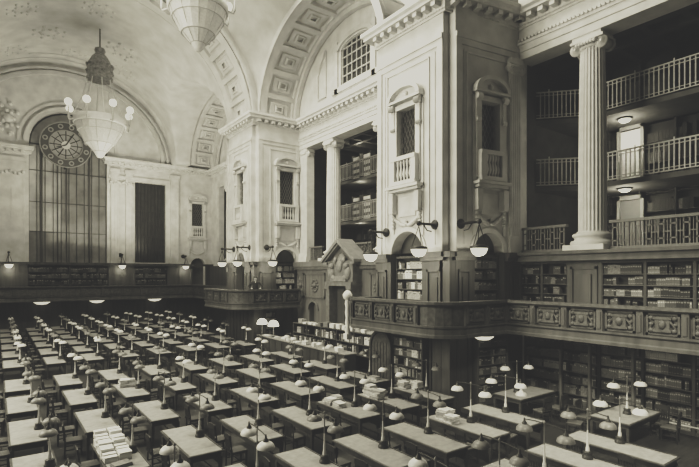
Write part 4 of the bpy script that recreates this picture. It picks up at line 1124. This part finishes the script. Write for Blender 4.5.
def pile(x, y, n, lab, rz=0., tones=(4, 5, 5)):
    z = .778
    for i in range(n):
        h = U(.05, .09); w, d = U(.26, .36), U(.32, .46); t = random.choice(tones)
        q = MB(); q.box(-w / 2, w / 2, -d / 2, d / 2, 0, h * .12); q.box(-w / 2, w / 2, -d / 2, d / 2, h * .88, h); q.box(-w / 2, -w / 2 + .012, -d / 2, d / 2, 0, h)
        q.cur = 1; q.box(-w / 2 + .012, w / 2 - .012, -d / 2 + .01, d / 2 - .01, h * .12, h * .88)
        where = 'only' if n == 1 else 'bottom' if i == 0 else 'top' if i == n - 1 else ORD[i]
        tag(q.build('book', [BOOKM[t], PAPER], None, (x + U(-.02, .02), y + U(-.02, .02), z), rz + U(-.2, .2)), '%s book, %s of the %s' % (('black', 'brown', 'umber', 'tan', 'buff', 'cream')[t], where, lab), 'book', 'books piled on the desks')
        z += h
for (k, j, dx, dy, n, lab) in ((2, 4, .15, .55, 4, 'pale pile on the fifth desk of the third column'), (2, 4, -.12, .6, 4, 'pile beside the pale one on the fifth desk'),
                               (5, 2, -.2, .7, 3, 'long low pile, third desk of the sixth column'), (5, 2, .15, .85, 3, 'pile near the lamp on the third desk, sixth column'),
                               (6, 2, -.15, .8, 4, 'far pile, third desk of the seventh column'), (6, 2, .2, .6, 3, 'pile beside the lamp on the third desk, seventh column'), (7, 2, -.1, .9, 4, 'far pile, third desk of the eighth column'),
                               (6, 1, -.1, .75, 4, 'tall pile, second desk of the seventh column'), (6, 1, .22, .9, 3, 'pile by the lamp, second desk of the seventh column'), (7, 3, .0, -.7, 2, 'small pile on the fourth desk of the last column'), (5, 2, -.15, .25, 2, 'low pile in the middle of the third desk, sixth column'), (6, 2, -.2, .3, 4, 'pale heap in the middle of the third desk, seventh column'), (6, 2, .1, 1.05, 5, 'heap at the very end, third desk, seventh column'), (7, 2, .2, .5, 4, 'pale heap beside the lamp of the third desk, eighth column'), (6, 1, -.2, .35, 3, 'low heap by the chairs of the second desk, seventh column')):
    if (k, j) in DESK: px, py = on_desk(k, j, dx, dy); pile(px, py, n, lab)

# ------------------------------------------------------------------ issue counter and the open shelving behind it
e = empty('issue_counter', (14.75, 24.9, 0)); tag(e, 'long dark issue counter with papers beyond the desks', 'counter')
m = MB(); m.bbox(-.42, .42, -5.1, 5.1, 1.06, 1.12, .01); m.build('counter_top', LEATHER, e)
m = MB(); m.box(-.34, .34, -5.03, 5.03, 0, 1.06)
for i in range(12): m.box(-.37, -.34, -5.0 + i * .84, -4.25 + i * .84, .2, .95)
m.build('front_panel', WOOD, e)
m = MB(); m.box(-.38, .36, -5.05, 5.05, 0, .1); m.build('plinth', WOOD, e)
def globe_lamp(x, y, label):
    e = empty('table_lamp', (x, y, 1.12)); tag(e, label, 'lamp', 'glowing lamps on the counter')
    m = MB(); m.lathe([(.15, 0), (.13, .05), (.03, .1)], (0, 0, 0), 12); m.build('base', BASEM, e)
    m = MB(); m.lathe([(.022, .08), (.018, .85)], (0, 0, 0), 8); m.build('pole', BRASS, e)
    m = MB(); m.lathe([(.36, .72), (.35, .82), (.28, .98), (.16, 1.08), (.03, 1.11)], (0, 0, 0), 16); m.build('lamp_shade', OPALG, e)
globe_lamp(14.6, 29.75, 'brightly glowing shade lamp at the far end of the counter'); globe_lamp(14.6, 28.1, 'brightly glowing shade lamp nearer the shelving on the counter')
for i in range(9):
    bundle((14.7 + U(-.15, .15), 21 + i * 1.0 + U(-.2, .2), 1.12), U(.25, .4), U(.3, .55), U(.04, .22), U(-.4, .4), 'pale papers on the counter, %s heap from its near end' % ORD[i], 'paper heaps on the counter')
# shelving unit: three tiers, things on top
e = empty('open_shelving', (15.9, 23.2, 0)); tag(e, 'open shelving heaped with pale volumes behind the counter', 'shelving')
Y0, Y1 = -4.1, 4.1
for z, nm in ((.9, 'shelf'), (1.5, 'shelf'), (2.1, 'top')):
    m = MB(); m.box(-.3, .3, Y0, Y1, z - .05, z); m.build(nm, WOOD, e)
for i in range(6):
    m = MB(); yy = Y0 + (Y1 - Y0) * i / 5; m.box(-.28, .28, yy - .03, yy + .03, 0, 2.1); m.build('upright', WOOD, e)
m = MB(); m.box(.26, .3, Y0, Y1, .05, 2.1); m.build('back_panel', DARK, e)
FS = Fr(15.9, 60, 0, -1)
for z, nm in ((.9, 'lower shelf'), (1.5, 'upper shelf')):
    shelf_books(FS, 60 - 27.25, 60 - 19.15, .12, z, .5, 'the %s of the open shelving' % nm, (0, 1, 3, 4, 5, 5), .62, tmin=.06, tmax=.14)
for i in range(13):
    yy = 19.4 + i * .6
    bundle((15.85 + U(-.05, .05), yy, 2.1), U(.3, .42), U(.3, .5), U(.1, .34), U(-.1, .1), 'heap of volumes on the open shelving, %s from the near end' % ORD[i], 'heaps on top of the open shelving', random.choice([PAPER, BOOKM[4], BOOKM[3], PAPER]))

# ------------------------------------------------------------------ write the books
BOOKS = [b for b in BOOKS]
BOOKS.sort(key=lambda b: depth(b[0], b[1]) + (6 if 'on stack' in b[8] else 0))
inview = []; rest = []
for b in BOOKS:
    p = proj(b[0], b[1], b[2] + .15)
    (inview if (0 < p[0] < 699 and 0 < p[1] < 467 and 'on stack' not in b[8] and len(inview) < 300) else rest).append(b)
seen = {}
for (x, y, z, rz, w, d, h, t, lab) in inview:
    o = bpy.data.objects.new('book', BM[t]); COL.objects.link(o)
    o.location = (x, y, z); o.rotation_euler = (0, 0, rz); o.scale = (w, d, h)
    tag(o, lab, 'book', 'books on the near shelves')
m = MB()
for (x, y, z, rz, w, d, h, t, lab) in rest:
    m.cur = t; c, s = cos(rz), sin(rz)
    m.box(-w / 2, w / 2, -d / 2, d / 2, z, z + h, lambda a, b, q: (x + a * c - b * s, y + a * s + b * c, q))
    if R() < .6 and 'on stack' not in lab:
        m.cur = 4 if t < 3 else 1
        m.box(-w * .36, w * .36, d / 2, d / 2 + .004, z + h * .68, z + h * .8, lambda a, b, q: (x + a * c - b * s, y + a * s + b * c, q))
tag(m.build('shelved_books', BOOKM), 'rows of bound volumes on the farther shelves and stacks', 'books', kind='stuff')

# ------------------------------------------------------------------ the man at the gallery rail
def person():
    J = {'pel': (0, 0, .95, .15, .11), 'sp': (.02, 0, 1.15, .15, .11), 'ch': (.03, 0, 1.36, .18, .12), 'nk0': (.04, 0, 1.48, .07, .07), 'nk': (.06, 0, 1.53, .055, .058), 'hd0': (.08, 0, 1.60, .075, .085), 'hd': (.08, 0, 1.68, .08, .095), 'hd2': (.075, 0, 1.76, .05, .06), 'nose': (.175, 0, 1.655, .012, .012)}
    E = [('pel', 'sp'), ('sp', 'ch'), ('ch', 'nk0'), ('nk0', 'nk'), ('nk', 'hd0'), ('hd0', 'hd'), ('hd', 'hd2'), ('hd', 'nose')]
    for s, n in ((1, 'l'), (-1, 'r')):
        J.update({'hip' + n: (0, s * .1, .9, .095, .095), 'kn' + n: (.02, s * .11, .5, .06, .06), 'an' + n: (-.02, s * .12, .09, .042, .042), 'to' + n: (.14, s * .14, .04, .04, .03),
                  'sh' + n: (.03, s * .2, 1.42, .065, .065), 'el' + n: (.08, s * .40, 1.18, .055, .055), 'wr' + n: (.27, s * .27, 1.07, .035, .035), 'pa' + n: (.34, s * .24, 1.06, .034, .018)})
        E += [('pel', 'hip' + n), ('hip' + n, 'kn' + n), ('kn' + n, 'an' + n), ('an' + n, 'to' + n), ('ch', 'sh' + n), ('sh' + n, 'el' + n), ('el' + n, 'wr' + n), ('wr' + n, 'pa' + n)]
        for i in range(4):
            a = 'f%d' % i + n; b = 'g%d' % i + n
            l = (.07, .085, .08, .06)[i]
            J[a] = (.36 + l * .5, s * (.24 - .03 + i * .02), 1.06, .009, .009); J[b] = (.36 + l, s * (.24 - .03 + i * .022), 1.045, .007, .007); E += [('pa' + n, a), (a, b)]
        J['th' + n] = (.35, s * .17, 1.055, .010, .010); E.append(('pa' + n, 'th' + n))
    names = list(J); ix = {n: i for i, n in enumerate(names)}
    me = bpy.data.meshes.new('person'); me.from_pydata([J[n][:3] for n in names], [(ix[a], ix[b]) for a, b in E], [])
    o = bpy.data.objects.new('person_tmp', me); COL.objects.link(o)
    sk = o.modifiers.new('skin', 'SKIN'); sb = o.modifiers.new('sub', 'SUBSURF'); sb.levels = 1; sb.render_levels = 1
    if not me.skin_vertices: 
        me.attributes  # layer is added with the modifier
    for i, n in enumerate(names):
        me.skin_vertices[0].data[i].radius = J[n][3:5]; me.skin_vertices[0].data[i].use_root = (n == 'pel')
    dg = bpy.context.evaluated_depsgraph_get(); dg.update()
    m2 = bpy.data.meshes.new_from_object(o.evaluated_get(dg)); bpy.data.objects.remove(o)
    m2.materials.clear(); [m2.materials.append(x) for x in (SUIT, SKIN)]
    for p in m2.polygons:
        c = p.center; p.use_smooth = True
        p.material_index = 1 if (c.z > 1.5 or (c.x > .29 and 1.0 < c.z < 1.2)) else 0
    r = bpy.data.objects.new('person', m2); COL.objects.link(r)
    q = MB(); q.lathe([(.1, 1.68), (.107, 1.72), (.09, 1.78), (.04, 1.81), (.005, 1.815)], (.06, 0, 0), 12)
    hr = q.build('hair', HAIR, r)
    q = MB(); q.prism([(-.03, 1.47), (.03, 1.47), (.0, 1.36)], .14, .15, lambda u, d, z: (d, u, z)); q.build('shirt_front', PAPER, r)
    return r
try:
    man = person()
except Exception as ex:
    print('person failed', ex); raise
man.scale = (1.08, 1.15, 1.11); man.location = (14.15, 29.85, 3.1); man.rotation_euler = (0, 0, radians(-110)); tag(man, 'man in a dark suit standing at the gallery rail of the middle pier', 'person')

# ------------------------------------------------------------------ light
TINT = (1.0, .99, .96)
def area(name, loc, rot, sx, sy, power):
    l = bpy.data.lights.new(name, 'AREA'); l.shape = 'RECTANGLE'; l.size = sx; l.size_y = sy; l.energy = power; l.color = TINT
    o = bpy.data.objects.new(name, l); COL.objects.link(o); o.location = loc; o.rotation_euler = rot; return o
area('dome_light', (AX, CY, 30), (0, 0, 0), 12, 12, 9000)
area('side_window_light', (-12, 27, 13), (0, radians(-78), 0), 12, 16, 6500)
area('far_bay_fill', (9, 42, 9.5), (radians(163), radians(5), 0), 9, 9, 1450)  # added uplight to brighten the far vault, no fixture there
area('near_bay_fill', (-8, 17.5, 15), (radians(-25), radians(-68), 0), 8, 4, 1900)  # added fill from the left for the near bay, no real source
def spot(loc, to, power, ang):
    l = bpy.data.lights.new('near_gallery_fill', 'SPOT'); l.energy = power; l.color = TINT; l.spot_size = radians(ang); l.spot_blend = .8; l.shadow_soft_size = 1.2
    o = bpy.data.objects.new('near_gallery_fill', l); COL.objects.link(o); o.location = loc
    from mathutils import Vector
    o.rotation_euler = (Vector(to) - Vector(loc)).to_track_quat('-Z', 'Y').to_euler()
spot((5, .5, 16), (15.4, 6.6, .6), 17000, 40)  # added spot to brighten the broad tables, stands for no lamp
for o in [x for x in bpy.data.objects if x.name.startswith('wall_lamp')]:
    b = [c for c in o.children if c.name.startswith('lamp_bowl')][0]
    xs_ = [v.co for v in b.data.vertices]; cx = sum(v.x for v in xs_) / len(xs_); cy = sum(v.y for v in xs_) / len(xs_); cz = min(v.z for v in xs_)
    l = bpy.data.lights.new('bowl_light', 'POINT'); l.energy = 45; l.color = TINT; l.shadow_soft_size = .15
    q = bpy.data.objects.new('bowl_light', l); COL.objects.link(q); q.location = (o.location.x + cx, o.location.y + cy, o.location.z + cz - .2)
for z in (11.4, 8.5):
    l = bpy.data.lights.new('balcony_light', 'POINT'); l.energy = 90; l.color = TINT; l.shadow_soft_size = .2
    q = bpy.data.objects.new('balcony_light', l); COL.objects.link(q); q.location = (21.4, 9.4, z)
for y in (20.5, 27.0):
    for z in (14.2, 11.5, 8.6):
        l = bpy.data.lights.new('stack_fill', 'POINT'); l.energy = 40; l.color = TINT; l.shadow_soft_size = .2  # added fill lights for the middle stacks, without fixtures
        q = bpy.data.objects.new('stack_fill', l); COL.objects.link(q); q.location = (20.9, y, z)
w = bpy.data.worlds.new('world'); scn.world = w; w.use_nodes = True
bg = w.node_tree.nodes['Background']; bg.inputs[0].default_value = TINT + (1,); bg.inputs[1].default_value = .15
scn.view_settings.view_transform = 'Standard'; scn.view_settings.look = 'None'; scn.view_settings.exposure = 0.0; scn.view_settings.gamma = 1.0

vs_ = scn.view_settings; vs_.use_curve_mapping = True
cm = vs_.curve_mapping; cm.clip_max_x = 4.0; cm.extend = 'HORIZONTAL'
cu = cm.curves[3]
cu.points[0].location = (0, .022); cu.points[1].location = (4, .76)
for p in ((.03, .040), (.1, .108), (.2, .225), (.5, .48), (1.0, .645), (2.0, .73)): cu.points.new(*p)
for ch, k in ((0, 1.0), (1, .94), (2, .735)):
    c_ = cm.curves[ch]; c_.points[0].location = (0, 0); c_.points[1].location = (1, k)
cm.update()
